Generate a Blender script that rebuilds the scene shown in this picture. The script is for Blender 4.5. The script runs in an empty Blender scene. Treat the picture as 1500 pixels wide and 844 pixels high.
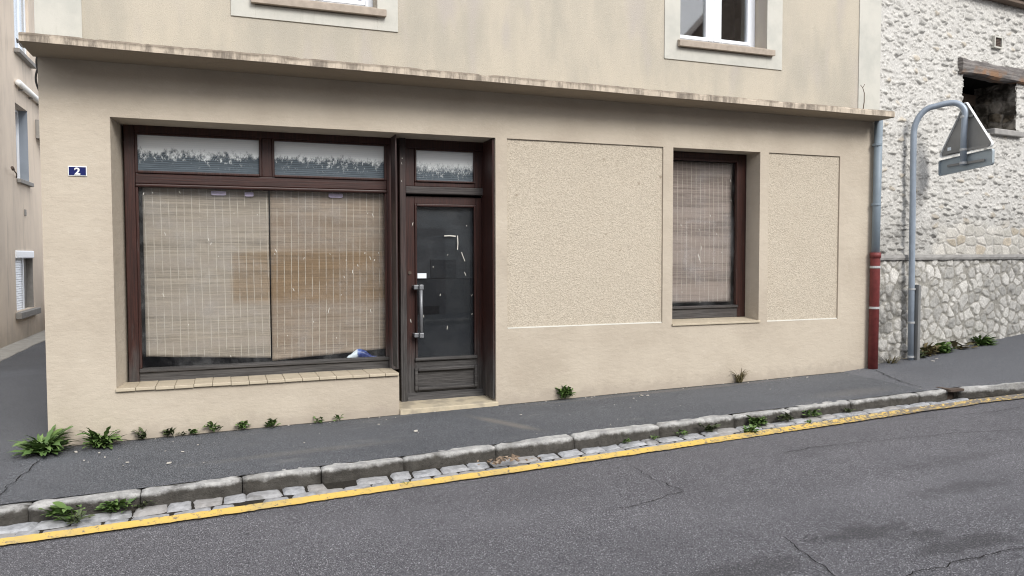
import bpy, bmesh, math, random
import numpy as np
from mathutils import Vector, Matrix, noise as mn
R = math.radians
random.seed(7)
scene = bpy.context.scene
COL = scene.collection

# ------------------------------------------------------------------ helpers
def tag(o, label=None, cat=None, group=None, kind=None):
    if label: o['label'] = label
    if cat: o['category'] = cat
    if group: o['group'] = group
    if kind: o['kind'] = kind
    return o

def empty(name, loc, label, cat, group=None):
    o = bpy.data.objects.new(name, None); COL.objects.link(o)
    o.location = loc; o.empty_display_size = .1
    return tag(o, label, cat, group)

def link_mesh(name, me, mat, parent=None, smooth=False):
    o = bpy.data.objects.new(name, me); COL.objects.link(o)
    if mat: me.materials.append(mat)
    if parent:
        o.parent = parent
        if parent.type == 'EMPTY': o.matrix_parent_inverse = Matrix.Translation(-Vector(parent.location))
    if smooth:
        me.polygons.foreach_set('use_smooth', [True]*len(me.polygons))
    return o

JOIN = None     # (scale, shift back) applied to the shop front joinery, set deep in its opening
class MB:
    def __init__(s): s.v = []; s.f = []
    def add(s, vs, fs):
        n = len(s.v); s.v += [tuple(q) for q in vs]; s.f += [tuple(i+n for i in f) for f in fs]; return s
    def box(s, x0, x1, y0, y1, z0, z1):
        vs = [(x, y, z) for z in (z0, z1) for y in (y0, y1) for x in (x0, x1)]
        return s.add(vs, [(0,2,3,1),(4,5,7,6),(0,1,5,4),(2,6,7,3),(0,4,6,2),(1,3,7,5)])
    def hexa(s, vs):   # 8 points ordered like box
        return s.add(vs, [(0,2,3,1),(4,5,7,6),(0,1,5,4),(2,6,7,3),(0,4,6,2),(1,3,7,5)])
    def obox(s, c, ax, ay, az, hx, hy, hz):
        c = Vector(c); ax = Vector(ax)*hx; ay = Vector(ay)*hy; az = Vector(az)*hz
        return s.hexa([c+ax*i+ay*j+az*k for k in (-1,1) for j in (-1,1) for i in (-1,1)])
    def prism(s, pts, nrm, t):   # polygon + thickness
        nrm = Vector(nrm)*t; n = len(pts); P = [Vector(p) for p in pts]
        return s.add(P+[p+nrm for p in P], [tuple(range(n))[::-1], tuple(range(n, 2*n))]+[(i,(i+1)%n,n+(i+1)%n,n+i) for i in range(n)])
    def tube(s, path, r, n=14, cap=True):
        P = [Vector(p) for p in path]; rr = r if isinstance(r, (list, tuple)) else [r]*len(P)
        T = [(P[min(i+1,len(P)-1)]-P[max(i-1,0)]).normalized() for i in range(len(P))]
        a = T[0].orthogonal().normalized(); vs = []
        for i, p in enumerate(P):
            a = (a-T[i]*a.dot(T[i])).normalized(); b = T[i].cross(a)
            vs += [p+(a*math.cos(2*math.pi*k/n)+b*math.sin(2*math.pi*k/n))*rr[i] for k in range(n)]
        fs = [(i*n+k, i*n+(k+1)%n, (i+1)*n+(k+1)%n, (i+1)*n+k) for i in range(len(P)-1) for k in range(n)]
        if cap: fs += [tuple(range(n))[::-1], tuple((len(P)-1)*n+k for k in range(n))]
        return s.add(vs, fs)
    def build(s, name, mat, parent=None, bevel=0, smooth=False, segs=2):
        if JOIN: s.v = [(v[0]*JOIN[0], v[1]+JOIN[1], 1.65+(v[2]-1.65)*JOIN[0]) for v in s.v]
        me = bpy.data.meshes.new(name); me.from_pydata(s.v, [], s.f)
        bm = bmesh.new(); bm.from_mesh(me); bmesh.ops.recalc_face_normals(bm, faces=bm.faces); bm.to_mesh(me); bm.free()
        o = link_mesh(name, me, mat, parent, smooth)
        if bevel:
            m = o.modifiers.new('bevel', 'BEVEL'); m.width = bevel; m.segments = segs; m.limit_method = 'ANGLE'; m.angle_limit = R(35)
            if not smooth: 
                pass
        return o

def wallgrid(xs, zs, hole, y0, y1, tweak=None):
    """thick wall with openings; hole(xc, zc) says which cells are open"""
    mb = MB(); nx, nz = len(xs), len(zs); ix = {}
    def V(i, j, k):
        if (i,j,k) not in ix:
            p = (xs[i], (y0,y1)[k], zs[j])
            if tweak: p = tweak(p)
            ix[(i,j,k)] = len(mb.v); mb.v.append(p)
        return ix[(i,j,k)]
    S = lambda i, j: 0 <= i < nx-1 and 0 <= j < nz-1 and not hole((xs[i]+xs[i+1])/2, (zs[j]+zs[j+1])/2)
    for i in range(nx-1):
        for j in range(nz-1):
            if not S(i,j): continue
            mb.f.append((V(i,j,0),V(i+1,j,0),V(i+1,j+1,0),V(i,j+1,0)))
            mb.f.append((V(i,j,1),V(i,j+1,1),V(i+1,j+1,1),V(i+1,j,1)))
            if not S(i-1,j): mb.f.append((V(i,j,0),V(i,j+1,0),V(i,j+1,1),V(i,j,1)))
            if not S(i+1,j): mb.f.append((V(i+1,j,0),V(i+1,j,1),V(i+1,j+1,1),V(i+1,j+1,0)))
            if not S(i,j-1): mb.f.append((V(i,j,0),V(i,j,1),V(i+1,j,1),V(i+1,j,0)))
            if not S(i,j+1): mb.f.append((V(i,j+1,0),V(i+1,j+1,0),V(i+1,j+1,1),V(i,j+1,1)))
    return mb

# ------------------------------------------------------------------ materials
class NT:
    def __init__(s, name, rough=.8, spec=.3, metal=0):
        s.m = bpy.data.materials.new(name); s.m.use_nodes = True
        s.t = s.m.node_tree; s.b = s.t.nodes['Principled BSDF']; s.out = s.t.nodes['Material Output']
        s.b.inputs['Roughness'].default_value = rough; s.b.inputs['Specular IOR Level'].default_value = spec
        s.b.inputs['Metallic'].default_value = metal
        s._pos = None
    def n(s, typ, **kw):
        nd = s.t.nodes.new(typ)
        for k, v in kw.items(): setattr(nd, k, v)
        return nd
    def L(s, a, b): s.t.links.new(a, b)
    def setin(s, inp, v):
        if hasattr(v, 'node'): s.L(v, inp)
        elif isinstance(v, (tuple, list)): inp.default_value = tuple(v)+((1,) if len(v) == 3 and inp.type == 'RGBA' else ())
        else: inp.default_value = v
    def pos(s, obj=False):
        if s._pos is None:
            s._pos = s.n('ShaderNodeTexCoord').outputs['Object'] if obj else s.n('ShaderNodeNewGeometry').outputs['Position']
        return s._pos
    def sc(s, sx, sy, sz, p=None):
        m = s.n('ShaderNodeMapping'); m.inputs['Scale'].default_value = (sx, sy, sz); s.L(p or s.pos(), m.inputs['Vector']); return m.outputs[0]
    def xyz(s):
        x = s.n('ShaderNodeSeparateXYZ'); s.L(s.pos(), x.inputs[0]); return x.outputs
    def noise(s, scale, detail=4, rough=.55, vec=None, dist=0):
        nd = s.n('ShaderNodeTexNoise'); nd.inputs['Scale'].default_value = scale; nd.inputs['Detail'].default_value = detail
        nd.inputs['Roughness'].default_value = rough; nd.inputs['Distortion'].default_value = dist
        s.L(vec or s.pos(), nd.inputs['Vector']); return nd.outputs['Fac']
    def vor(s, scale, feat='F1', out='Distance', vec=None, rnd=1):
        nd = s.n('ShaderNodeTexVoronoi', feature=feat); nd.inputs['Scale'].default_value = scale; nd.inputs['Randomness'].default_value = rnd
        s.L(vec or s.pos(), nd.inputs['Vector']); return nd.outputs[out]
    def ramp(s, fac, stops, interp='LINEAR'):
        r = s.n('ShaderNodeValToRGB'); r.color_ramp.interpolation = interp; e = r.color_ramp.elements
        for i, (p, c) in enumerate(stops):
            if i > 1: e.new(p)
            e[i].position = p
            if not isinstance(c, (tuple, list)): c = (c, c, c)
            e[i].color = tuple(c)+(1,)
        s.L(fac, r.inputs[0]); return r.outputs[0]
    def mix(s, fac, a, b, blend='MIX'):
        m = s.n('ShaderNodeMix', data_type='RGBA', blend_type=blend)
        s.setin(m.inputs[0], fac); s.setin(m.inputs[6], a); s.setin(m.inputs[7], b); return m.outputs[2]
    def math(s, op, a, b=0., c=0.):
        m = s.n('ShaderNodeMath', operation=op)
        for i, v in enumerate((a, b, c)): s.setin(m.inputs[i], v)
        return m.outputs[0]
    def step(s, v, a, b):     # smooth 0..1 between a and b
        m = s.n('ShaderNodeMapRange', interpolation_type='SMOOTHSTEP'); s.setin(m.inputs[0], v)
        m.inputs[1].default_value = a; m.inputs[2].default_value = b; return m.outputs[0]
    def color(s, c): s.setin(s.b.inputs['Base Color'], c); return s
    def rough(s, v): s.setin(s.b.inputs['Roughness'], v); return s
    def bump(s, h, strength=.5, dist=.01):
        b = s.n('ShaderNodeBump'); b.inputs['Strength'].default_value = strength; b.inputs['Distance'].default_value = dist
        s.L(h, b.inputs['Height'])
        prev = s.b.inputs['Normal'].links
        if prev: s.L(prev[0].from_socket, b.inputs['Normal'])
        s.L(b.outputs[0], s.b.inputs['Normal']); return s

def plain(name, c, rough=.7, spec=.3, metal=0, var=.15, scale=30):
    t = NT(name, rough, spec, metal)
    f = t.noise(scale, 4)
    t.color(t.mix(f, tuple(x*(1-var) for x in c), tuple(min(1, x*(1+var)) for x in c)))
    return t.m

M = {}
# smooth painted render of the ground floor
t = NT('painted_plaster', .88, .15)
a = t.noise(1.1, 5, .6); b = t.noise(3, 6, .65, t.sc(1, 1, 4)); c = t.noise(60, 3)
col = t.mix(t.step(a, .35, .68), (.495, .435, .352), (.425, .368, .295))
col = t.mix(t.math('MULTIPLY', t.step(b, .5, .75), .40), col, (.44, .375, .30))
col = t.mix(t.math('MULTIPLY', t.step(t.noise(5, 6, .7, t.sc(1.5, 1, 2.2)), .55, .72), .28), col, (.60, .545, .46))
X, Yc, Zc = t.xyz()
hgt = t.math('SUBTRACT', t.math('SUBTRACT', Zc, t.math('MULTIPLY', X, .0194)), .10)
splash = t.math('MULTIPLY', t.math('SUBTRACT', 1, t.step(t.math('ADD', hgt, t.math('MULTIPLY', t.math('SUBTRACT', t.noise(7, 5), .5), .35)), .0, .16)), .6)
scf = t.math('MULTIPLY', t.step(t.noise(1, 6, .75, t.sc(16, 1, 2.2)), .62, .76), t.math('SUBTRACT', 1, t.step(hgt, .1, 1.1)))
col = t.mix(t.math('MULTIPLY', scf, .40), col, (.30, .25, .20))
sol = t.math('MULTIPLY', t.step(t.noise(.7, 6, .7, t.sc(1, 1, .6)), .50, .72), .30)
col = t.mix(sol, col, (.40, .35, .285))
col = t.mix(splash, col, (.36, .31, .255))
runs = t.math('MULTIPLY', t.step(t.noise(1, 5, .7, t.sc(9, 3, .5)), .60, .78), .22)
col = t.mix(runs, col, (.42, .345, .27))
spk = t.vor(13, 'F1', 'Distance'); spot = t.math('MULTIPLY', t.math('SUBTRACT', 1, t.step(spk, .04, .09)), t.step(t.noise(1.7, 2), .52, .6))
col = t.mix(t.math('MULTIPLY', spot, .45), col, (.30, .25, .2))
t.color(col).bump(t.noise(180, 3), .3, .004).bump(t.noise(11, 6, .65, t.sc(1, 1, 1.8)), .45, .014).bump(t.noise(2.2, 3), .35, .03)
M['plaster'] = t.m
# grainy render of the upper floor
t = NT('grainy_plaster', .9, .15)
a = t.noise(1.3, 5, .6, t.sc(1.6, 1, .55)); g = t.noise(90, 3, .7)
col = t.mix(t.step(a, .38, .66), (.50, .45, .365), (.41, .378, .315))
col = t.mix(t.step(t.noise(2.4, 3, .5, t.sc(1.2, 1, .35)), .52, .7), col, (.435, .395, .35))
col = t.mix(t.math('MULTIPLY', t.step(g, .48, .66), .35), col, (.36, .31, .25))
t.color(col).bump(t.noise(110, 4, .7), .7, .008)
M['crepi'] = t.m
t = NT('pale_trim_plaster', .8, .2)
col = t.mix(t.step(t.noise(2.6, 6, .65), .38, .68), (.53, .515, .46), (.45, .445, .40))
col = t.mix(t.math('MULTIPLY', t.step(t.noise(2, 5, .7, t.sc(6, 2, .7)), .56, .72), .5), col, (.42, .41, .36))
t.color(col).bump(t.noise(120, 3), .3, .003); M['trim'] = t.m
# roughcast
t = NT('roughcast', .95, .1)
pit = t.noise(75, 2, .5, None, .6); n2 = t.noise(60, 3, .6, t.sc(.75, 1, 1.2))
col = t.mix(t.step(pit, .36, .62), (.415, .363, .29), (.52, .46, .372))
col = t.mix(t.math('MULTIPLY', t.step(t.noise(9, 3), .60, .74), .30), col, (.40, .345, .285))
sp = t.math('MULTIPLY', t.math('MULTIPLY', t.math('SUBTRACT', 1, t.step(t.math('ADD', t.vor(5.5), t.math('MULTIPLY', t.noise(40, 3), .12)), .10, .19)), t.step(t.noise(2.1, 3), .40, .58)), .7)
col = t.mix(t.math('MULTIPLY', t.step(t.noise(2.2, 5, .6, t.sc(1.5, 1, .7)), .50, .70), .30), col, (.47, .405, .32))
col = t.mix(sp, col, (.27, .225, .17))
t.color(col).bump(n2, .30, .014).bump(pit, .65, .010); M['roughcast'] = t.m
# canopy concrete: soffit colour darkened to deepen its shade, streaked edge
t = NT('canopy_render', .85, .2)
X, Yc, Zc = t.xyz()
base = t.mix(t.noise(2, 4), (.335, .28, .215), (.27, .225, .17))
edge = t.mix(t.noise(6, 5, .7), (.60, .52, .42), (.44, .37, .29))
st = t.noise(1, 9, .8, t.sc(7, 7, .9)); big = t.noise(1.9, 5, .7)
blk = t.math('MULTIPLY', t.step(st, .44, .60), t.step(big, .30, .52))
edge = t.mix(t.math('MULTIPLY', blk, .86), edge, (.16, .135, .11))
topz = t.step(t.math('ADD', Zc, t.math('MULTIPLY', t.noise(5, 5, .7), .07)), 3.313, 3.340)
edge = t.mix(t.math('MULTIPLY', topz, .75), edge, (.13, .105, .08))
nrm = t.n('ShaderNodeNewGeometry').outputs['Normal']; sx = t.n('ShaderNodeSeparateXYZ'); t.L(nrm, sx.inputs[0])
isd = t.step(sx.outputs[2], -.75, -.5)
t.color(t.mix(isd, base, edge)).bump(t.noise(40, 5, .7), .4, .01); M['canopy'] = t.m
# varnished wood, weathered grey towards the splash zone
def wood(name, lo, hi, horiz=False, grey0=0.0):
    t = NT(name, .45, .4)
    X, Yc, Zc = t.xyz()
    grain = t.noise(1, 6, .7, t.sc(*((3, 60, 90) if horiz else (90, 60, 3))))
    red = t.mix(t.step(grain, .3, .75), (.020, .0080, .0066), (.057, .0195, .0138))
    gry = t.mix(t.step(grain, .3, .72), (.024, .022, .021), (.092, .087, .084))
    k = t.math('ADD', Zc, t.math('MULTIPLY', t.math('SUBTRACT', t.noise(2.3, 5, .65, t.sc(3, 1, .8)), .5), 1.5))
    w = t.math('MAXIMUM', t.math('SUBTRACT', 1, t.step(k, lo, hi)), grey0)
    w = t.math('MAXIMUM', w, t.math('MULTIPLY', t.step(t.noise(5, 6, .75, t.sc(4, 2, .7)), .60, .72), .55))
    t.color(t.mix(w, red, gry)).rough(t.math('ADD', t.math('MULTIPLY', w, .35), .42)).bump(grain, .35, .004)
    return t.m
M['wood'] = wood('mahogany_varnish', .20, .95)
M['woodh'] = wood('mahogany_varnish_rail', .35, .9, True)
M['greywood'] = wood('weathered_wood', .4, 2.6, False, .30)
M['greywoodh'] = wood('weathered_wood_rail', .5, 3.2, True, .8)
M['sillwood'] = plain('weathered_sill', (.36, .305, .25), .8, .2, 0, .35, 18)
M['darkwood'] = plain('old_beam_wood', (.15, .115, .09), .85, .2, 0, .5, 14)
t = NT('burnt_lintel', .85, .2)
g = t.noise(1, 6, .7, t.sc(3, 3, 35)); X, Yc, Zc = t.xyz()
tan = t.math('MULTIPLY', t.step(t.noise(3.5, 4), .42, .6), t.math('SUBTRACT', 1, t.step(Zc, 4.07, 4.15)))
col = t.mix(t.step(g, .35, .7), (.10, .09, .085), (.26, .24, .225)); col = t.mix(tan, col, (.25, .15, .09))
t.color(col).bump(g, .6, .015); M['lintel'] = t.m
# glass: fresnel reflection over clear
def glass(name, tint=(.97, .975, .975), dirt=.05, f0=.043):
    t = NT(name); t.t.nodes.remove(t.b)
    tr = t.n('ShaderNodeBsdfTransparent'); tr.inputs[0].default_value = tint+(1,)
    gl = t.n('ShaderNodeBsdfGlossy'); gl.inputs['Roughness'].default_value = .03
    df = t.n('ShaderNodeBsdfDiffuse'); df.inputs[0].default_value = (.5, .5, .5, 1)
    lw = t.n('ShaderNodeLayerWeight'); lw.inputs[0].default_value = .5
    fr = t.math('ADD', f0, t.math('MULTIPLY', t.math('POWER', lw.outputs['Facing'], 5.), .95))
    ms = t.n('ShaderNodeMixShader'); t.L(fr, ms.inputs[0]); t.L(tr.outputs[0], ms.inputs[1]); t.L(gl.outputs[0], ms.inputs[2])
    m2 = t.n('ShaderNodeMixShader'); t.L(t.math('MULTIPLY', t.step(t.noise(3, 6, .7), .4, .8), dirt), m2.inputs[0]); t.L(ms.outputs[0], m2.inputs[1]); t.L(df.outputs[0], m2.inputs[2])
    t.L(m2.outputs[0], t.out.inputs[0]); return t.m
M['glass'] = glass('window_glass', dirt=.10)
M['double'] = glass('double_glazing', (.9, .92, .92), .01, .18)
M['glass_clean'] = glass('clean_glass', dirt=.02)
# peeling frosted film behind the fanlights
def film(name, z0, z1, soft, streak):
    t = NT(name, .6, .3)
    X, Yc, Zc = t.xyz()
    lines = t.math('ABSOLUTE', t.math('SINE', t.math('MULTIPLY', t.math('ADD', Zc, t.math('MULTIPLY', t.noise(4, 3), .010)), 170)))
    dark = t.mix(lines, (.025, .034, .044), (.125, .155, .18))
    dark = t.mix(t.step(t.noise(2, 4, .6, t.sc(4, 1, 60)), .4, .65), dark, (.07, .09, .105))
    pale = t.mix(t.math('MULTIPLY', lines, .35), (.88, .91, .90), (.76, .81, .81))
    k = t.math('ADD', Zc, t.math('MULTIPLY', t.math('SUBTRACT', t.noise(streak, 6, .8, t.sc(1.4, 1, .9)), .5), soft))
    w = t.step(k, z0, z1)
    fl = t.math('MULTIPLY', t.step(t.noise(26, 5, .7, t.sc(1.2, 1, .9)), .55, .63), t.step(k, z0-.10, z1))
    w = t.math('MAXIMUM', w, fl)
    t.color(t.mix(w, dark, pale)); return t.m
M['film'] = film('peeling_film', 2.53, 2.60, .30, 13)
M['film2'] = film('peeling_film_fine', 2.47, 2.58, .30, 22)
# reed blind
def reed(name, base, alt, x0, x1, z0, z1, pitch, skew, phase, contrast, patch=(.285, .20, .12), band=None):
    t = NT(name, .85, .15)
    X, Yc, Zc = t.xyz()
    wob = t.math('MULTIPLY', t.math('SUBTRACT', t.noise(2.2, 3, .5, t.sc(1, 1, .6)), .5), .02)
    xs = t.math('ADD', t.math('ADD', X, wob), t.math('MULTIPLY', Zc, skew))
    fr = t.math('FRACT', t.math('ADD', t.math('DIVIDE', xs, pitch), phase))
    line = t.math('SUBTRACT', 1, t.step(t.math('ABSOLUTE', t.math('SUBTRACT', fr, .5)), .03, .075))
    line = t.math('MULTIPLY', line, t.step(t.noise(1, 4, .6, t.sc(14, 1, 7)), .30, .55))
    fine = t.noise(1, 3, .7, t.sc(2.2, 1, 105)); mid = t.noise(1, 4, .65, t.sc(1.1, 1, 30)); bro = t.noise(1, 4, .6, t.sc(.45, 1, 7))
    f = t.math('ADD', t.math('ADD', t.math('MULTIPLY', fine, .9), t.math('MULTIPLY', mid, .6)), t.math('MULTIPLY', bro, .45))
    f = t.step(f, .97-contrast*.35, .97+contrast*.35)
    c = t.mix(f, tuple(q*.58 for q in base), tuple(min(.8, q*1.22) for q in base))
    if alt: c = t.mix(t.math('MULTIPLY', t.step(bro, .44, .60), .7), c, alt)
    if patch:
        e = t.math('MULTIPLY', t.math('SUBTRACT', t.noise(4, 3), .5), .03)
        ez = t.math('MULTIPLY', t.math('SUBTRACT', t.noise(1, 3, .6, t.sc(1, 1, 25)), .5), .12)
        m = t.math('MULTIPLY', t.math('MULTIPLY', t.step(t.math('ADD', X, e), x0-.01, x0+.05), t.math('SUBTRACT', 1, t.step(X, x1, x1+.02))),
                   t.math('MULTIPLY', t.step(t.math('ADD', Zc, ez), z0-.03, z0+.06), t.math('SUBTRACT', 1, t.step(t.math('ADD', Zc, ez), z1-.03, z1+.05))))
        pc = t.mix(f, tuple(q*.55 for q in patch), tuple(q*1.2 for q in patch))
        c = t.mix(t.math('MULTIPLY', m, .70), c, pc)
    c = t.mix(t.math('MULTIPLY', line, .66), c, (.56, .515, .44))
    t.color(c).bump(fine, .5, .003); return t.m
M['reed1'] = reed('reed_pale', (.385, .335, .275), (.345, .30, .255), .056, .62, 1.19, 1.675, .0655, .012, .1, .9)
M['reed2'] = reed('reed_brown', (.345, .28, .22), (.25, .19, .14), .2, 1.65, 1.19, 1.68, .0655, -.01, .4, 1., (.255, .170, .095))
M['reed3'] = reed('reed_grey', (.31, .255, .225), (.36, .30, .265), 0, 0, 0, 0, .061, .004, .2, .9, None)
M['tile'] = plain('cream_tile', (.46, .395, .295), .55, .4, 0, .22, 9)
t = NT('limestone_step', .75, .3)
t.color(t.mix(t.step(t.noise(7, 5), .42, .66), (.50, .43, .31), (.34, .295, .225))).bump(t.noise(30, 4), .4, .006); M['step'] = t.m
# kerb, setts, asphalt
t = NT('kerb_granite', .85, .25)
X, Yc, Zc = t.xyz()
col = t.mix(t.step(t.noise(9, 6, .7), .36, .66), (.33, .325, .315), (.54, .53, .505))
col = t.mix(t.math('MULTIPLY', t.step(t.noise(2.6, 5, .65), .52, .70), .5), col, (.22, .21, .19))
nrm = t.n('ShaderNodeNewGeometry').outputs['Normal']; sx = t.n('ShaderNodeSeparateXYZ'); t.L(nrm, sx.inputs[0])
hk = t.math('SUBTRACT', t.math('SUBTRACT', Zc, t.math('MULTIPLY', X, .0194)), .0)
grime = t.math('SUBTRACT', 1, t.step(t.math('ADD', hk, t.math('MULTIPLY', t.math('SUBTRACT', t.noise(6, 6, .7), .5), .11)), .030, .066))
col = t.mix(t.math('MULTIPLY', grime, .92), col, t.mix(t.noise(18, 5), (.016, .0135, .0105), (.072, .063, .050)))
spt = t.step(t.noise(55, 4, .7), .58, .68)
col = t.mix(t.math('MULTIPLY', spt, .4), col, (.10, .095, .085))
t.color(col).bump(t.noise(28, 6, .75), .9, .022).bump(t.noise(120, 3), .6, .006); M['kerb'] = t.m
t = NT('sett_stone', .75, .3)
at = t.n('ShaderNodeAttribute', attribute_name='tint'); 
col = t.mix(t.step(t.noise(16, 6, .7), .34, .68), (.24, .243, .25), (.42, .425, .435))
col = t.mix(at.outputs['Fac'], col, (.30, .265, .225))
col = t.mix(t.math('MULTIPLY', t.step(t.noise(7, 5), .54, .68), .5), col, (.12, .115, .105))
t.color(col).bump(t.noise(60, 5), .5, .006); M['sett'] = t.m
t = NT('gutter_soil', .95, .1); t.color(t.mix(t.noise(40, 5), (.016, .014, .012), (.050, .045, .037))).bump(t.noise(70, 4), .8, .015); M['soil'] = t.m
def asphalt(name, dark, lite, agg, scale, stain=None, dusty=None):
    t = NT(name, .85, .25)
    cell = t.vor(scale, 'F1', 'Color'); bw = t.n('ShaderNodeSeparateColor'); t.L(cell, bw.inputs[0])
    d = t.vor(scale, 'F1', 'Distance')
    v = t.ramp(bw.outputs[0], [(0, dark), (.62, lite), (.86, lite), (.97, agg)])
    v = t.mix(t.step(d, .38, .66), v, tuple(q*.55 for q in dark))
    v = t.mix(t.math('MULTIPLY', t.step(t.noise(1.1, 5, .6), .42, .70), .35), v, tuple(q*.8 for q in dark))
    big = t.noise(.5, 4, .6, t.sc(.5, 1.6, 1))
    v = t.mix(t.math('MULTIPLY', t.step(big, .45, .7), .14), v, tuple(min(1, q*1.35) for q in lite))
    if stain:
        for (x, y, rx, ry, k) in stain:
            mp = t.n('ShaderNodeMapping'); mp.vector_type = 'TEXTURE'; mp.inputs['Location'].default_value = (x, y, 0); mp.inputs['Scale'].default_value = (rx, ry, 100); t.L(t.pos(), mp.inputs[0])
            ln = t.n('ShaderNodeVectorMath', operation='LENGTH'); t.L(mp.outputs[0], ln.inputs[0])
            dd = t.math('ADD', ln.outputs['Value'], t.math('MULTIPLY', t.math('SUBTRACT', t.noise(5, 8, .78), .5), 3.0))
            v = t.mix(t.math('MULTIPLY', t.math('SUBTRACT', 1, t.step(dd, .35, 1.05)), k), v, (.028, .027, .028))
    if dusty:
        for (x, y, rx, ry, ang, k) in dusty:
            mp = t.n('ShaderNodeMapping'); mp.vector_type = 'TEXTURE'; mp.inputs['Location'].default_value = (x, y, 0); mp.inputs['Rotation'].default_value = (0, 0, ang); mp.inputs['Scale'].default_value = (rx, ry, 100); t.L(t.pos(), mp.inputs[0])
            ln = t.n('ShaderNodeVectorMath', operation='LENGTH'); t.L(mp.outputs[0], ln.inputs[0])
            dd = t.math('ADD', ln.outputs['Value'], t.math('MULTIPLY', t.math('SUBTRACT', t.noise(4, 5, .7), .5), .9))
            v = t.mix(t.math('MULTIPLY', t.math('SUBTRACT', 1, t.step(dd, .2, 1.)), k), v, (.20, .18, .155))
    if dusty:
        X, Yc, Zc = t.xyz(); nn_ = t.math('MULTIPLY', t.noise(9, 6, .75), .11)
        ft = t.math('MULTIPLY', t.step(t.math('ADD', Yc, nn_), -.005, .05), .85); v = t.mix(ft, v, (.045, .04, .032))
        v = t.mix(t.math('MULTIPLY', t.step(t.noise(1, 6, .7, t.sc(.9, 3.5, 1)), .55, .70), .35), v, (.075, .076, .08))
        v = t.mix(t.math('MULTIPLY', t.step(t.noise(1.3, 5, .7, t.sc(.8, 2.5, 1)), .58, .72), .30), v, (.21, .205, .195))
    t.color(v).bump(d, .5, .004).bump(t.noise(260, 2), .4, .002).bump(t.noise(2.5, 4), .2, .02)
    return t.m
M['road'] = asphalt('road_asphalt', (.097, .095, .103), (.182, .178, .190), (.42, .415, .43), 150,
    [(3.45, -3.78, .50, .13, .48), (3.75, -3.95, .25, .1, .5), (2.5, -3.95, .6, .14, .42), (3.9, -4.15, .5, .12, .5), (1.0, -4.1, .5, .12, .35), (4.7, -3.4, .6, .14, .35), (5.2, -2.9, .9, .12, .2)])
M['walk'] = asphalt('pavement_asphalt', (.080, .084, .092), (.152, .158, .170), (.29, .29, .30), 150, None, [(2.35, -.72, .62, .10, R(-62), .55), (4.6, -.1, 2.4, .07, R(1), .35), (.6, -.95, 1.2, .10, R(2), .25), (6.2, -.95, .8, .2, R(2), .2)])
M['alley'] = asphalt('alley_asphalt', (.088, .091, .10), (.145, .149, .16), (.2, .2, .2), 160)
M['patchwalk'] = asphalt('upper_pavement_asphalt', (.115, .118, .128), (.19, .195, .21), (.28, .28, .28), 150)
M['crack'] = plain('crack_dark', (.018, .017, .016), .95, .05)
t = NT('yellow_paint', .65, .3)
X, Yc, Zc = t.xyz()
wear = t.step(t.math('ADD', t.noise(26, 6, .75), t.math('MULTIPLY', t.step(X, 2.8, 7.4), .15)), .54, .66)
yc = t.mix(t.step(t.noise(4, 5), .38, .66), (.62, .42, .105), (.47, .35, .14))
t.color(t.mix(wear, yc, (.15, .135, .12))).bump(t.noise(90, 4), .5, .004); M['yellow'] = t.m
# stones: base colour read from per-stone attribute
t = NT('rubble_stone', .92, .15)
at = t.n('ShaderNodeAttribute', attribute_name='alb')
g = t.noise(55, 5, .7); g2 = t.noise(9, 5, .65)
col = t.mix(t.step(g, .35, .7), (.72, .72, .72), (1.08, 1.08, 1.08)); col = t.mix(1, at.outputs['Color'], col, 'MULTIPLY')
col = t.mix(t.math('MULTIPLY', t.step(g2, .56, .72), .30), col, (.25, .235, .215))
t.color(col).bump(g, .35, .006); M['rubble'] = t.m
t = NT('dark_rubble', .92, .12)
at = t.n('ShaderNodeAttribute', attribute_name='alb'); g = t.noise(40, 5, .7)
t.color(t.mix(1, at.outputs['Color'], t.mix(t.step(t.noise(6, 5, .65), .38, .66), (.10, .09, .08), (.50, .47, .44)), 'MULTIPLY')).bump(g, .4, .008); M['darkrubble'] = t.m  # stone colour multiplied by a darker, mottled tone
M['ledge'] = plain('ledge_stone', (.30, .29, .275), .9, .2, 0, .4, 12)
M['zinc'] = plain('zinc_paint', (.20, .245, .285), .5, .4, .0, .2, 9)
M['galv'] = plain('galvanised_grey_paint', (.27, .315, .37), .42, .5, .2, .18, 12)
M['redpipe'] = plain('red_iron_paint', (.160, .034, .032), .55, .35, 0, .45, 22)
M['collar'] = plain('collar_metal', (.45, .46, .46), .5, .4, .3)
M['alu'] = plain('sign_back_metal', (.25, .25, .245), .5, .4, .4, .2, 6)
M['alu2'] = plain('plate_back_metal', (.34, .39, .42), .5, .4, .3, .15, 6)
M['whitepaint'] = plain('white_paint', (.78, .79, .78), .5, .4, 0, .06)
M['rust'] = plain('rusty_metal', (.10, .075, .06), .8, .3, .2, .4, 20)
M['pvc'] = plain('white_upvc', (.80, .83, .87), .35, .5, 0, .04)
M['sticker'] = plain('sticker_white', (.75, .80, .85), .5, .4, 0, .05)
M['crumb'] = plain('crumb_plaster', (.50, .47, .42), .9, .1)
M['fleck'] = plain('old_paint_fleck', (.56, .54, .49), .7, .2, 0, .3, 60)
M['enamel'] = plain('blue_enamel', (.012, .018, .10), .22, .5, 0, .1)
M['enamelw'] = plain('white_enamel', (.78, .78, .76), .3, .5, 0, .05)
M['bluewhite'] = plain('sky_reflection_blind', (.62, .74, .86), .6, .3, 0, .05)
M['lilac'] = plain('lilac_tape', (.74, .65, .86), .6, .3, 0, .12)
M['handle'] = plain('worn_steel', (.19, .195, .205), .42, .5, .3, .3, 40)
M['interior'] = plain('dark_interior', (.05, .047, .044), .9, .1)
M['black'] = plain('void_black', (.012, .011, .010), .95, .05)  # black colour standing in for unlit insides
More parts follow.
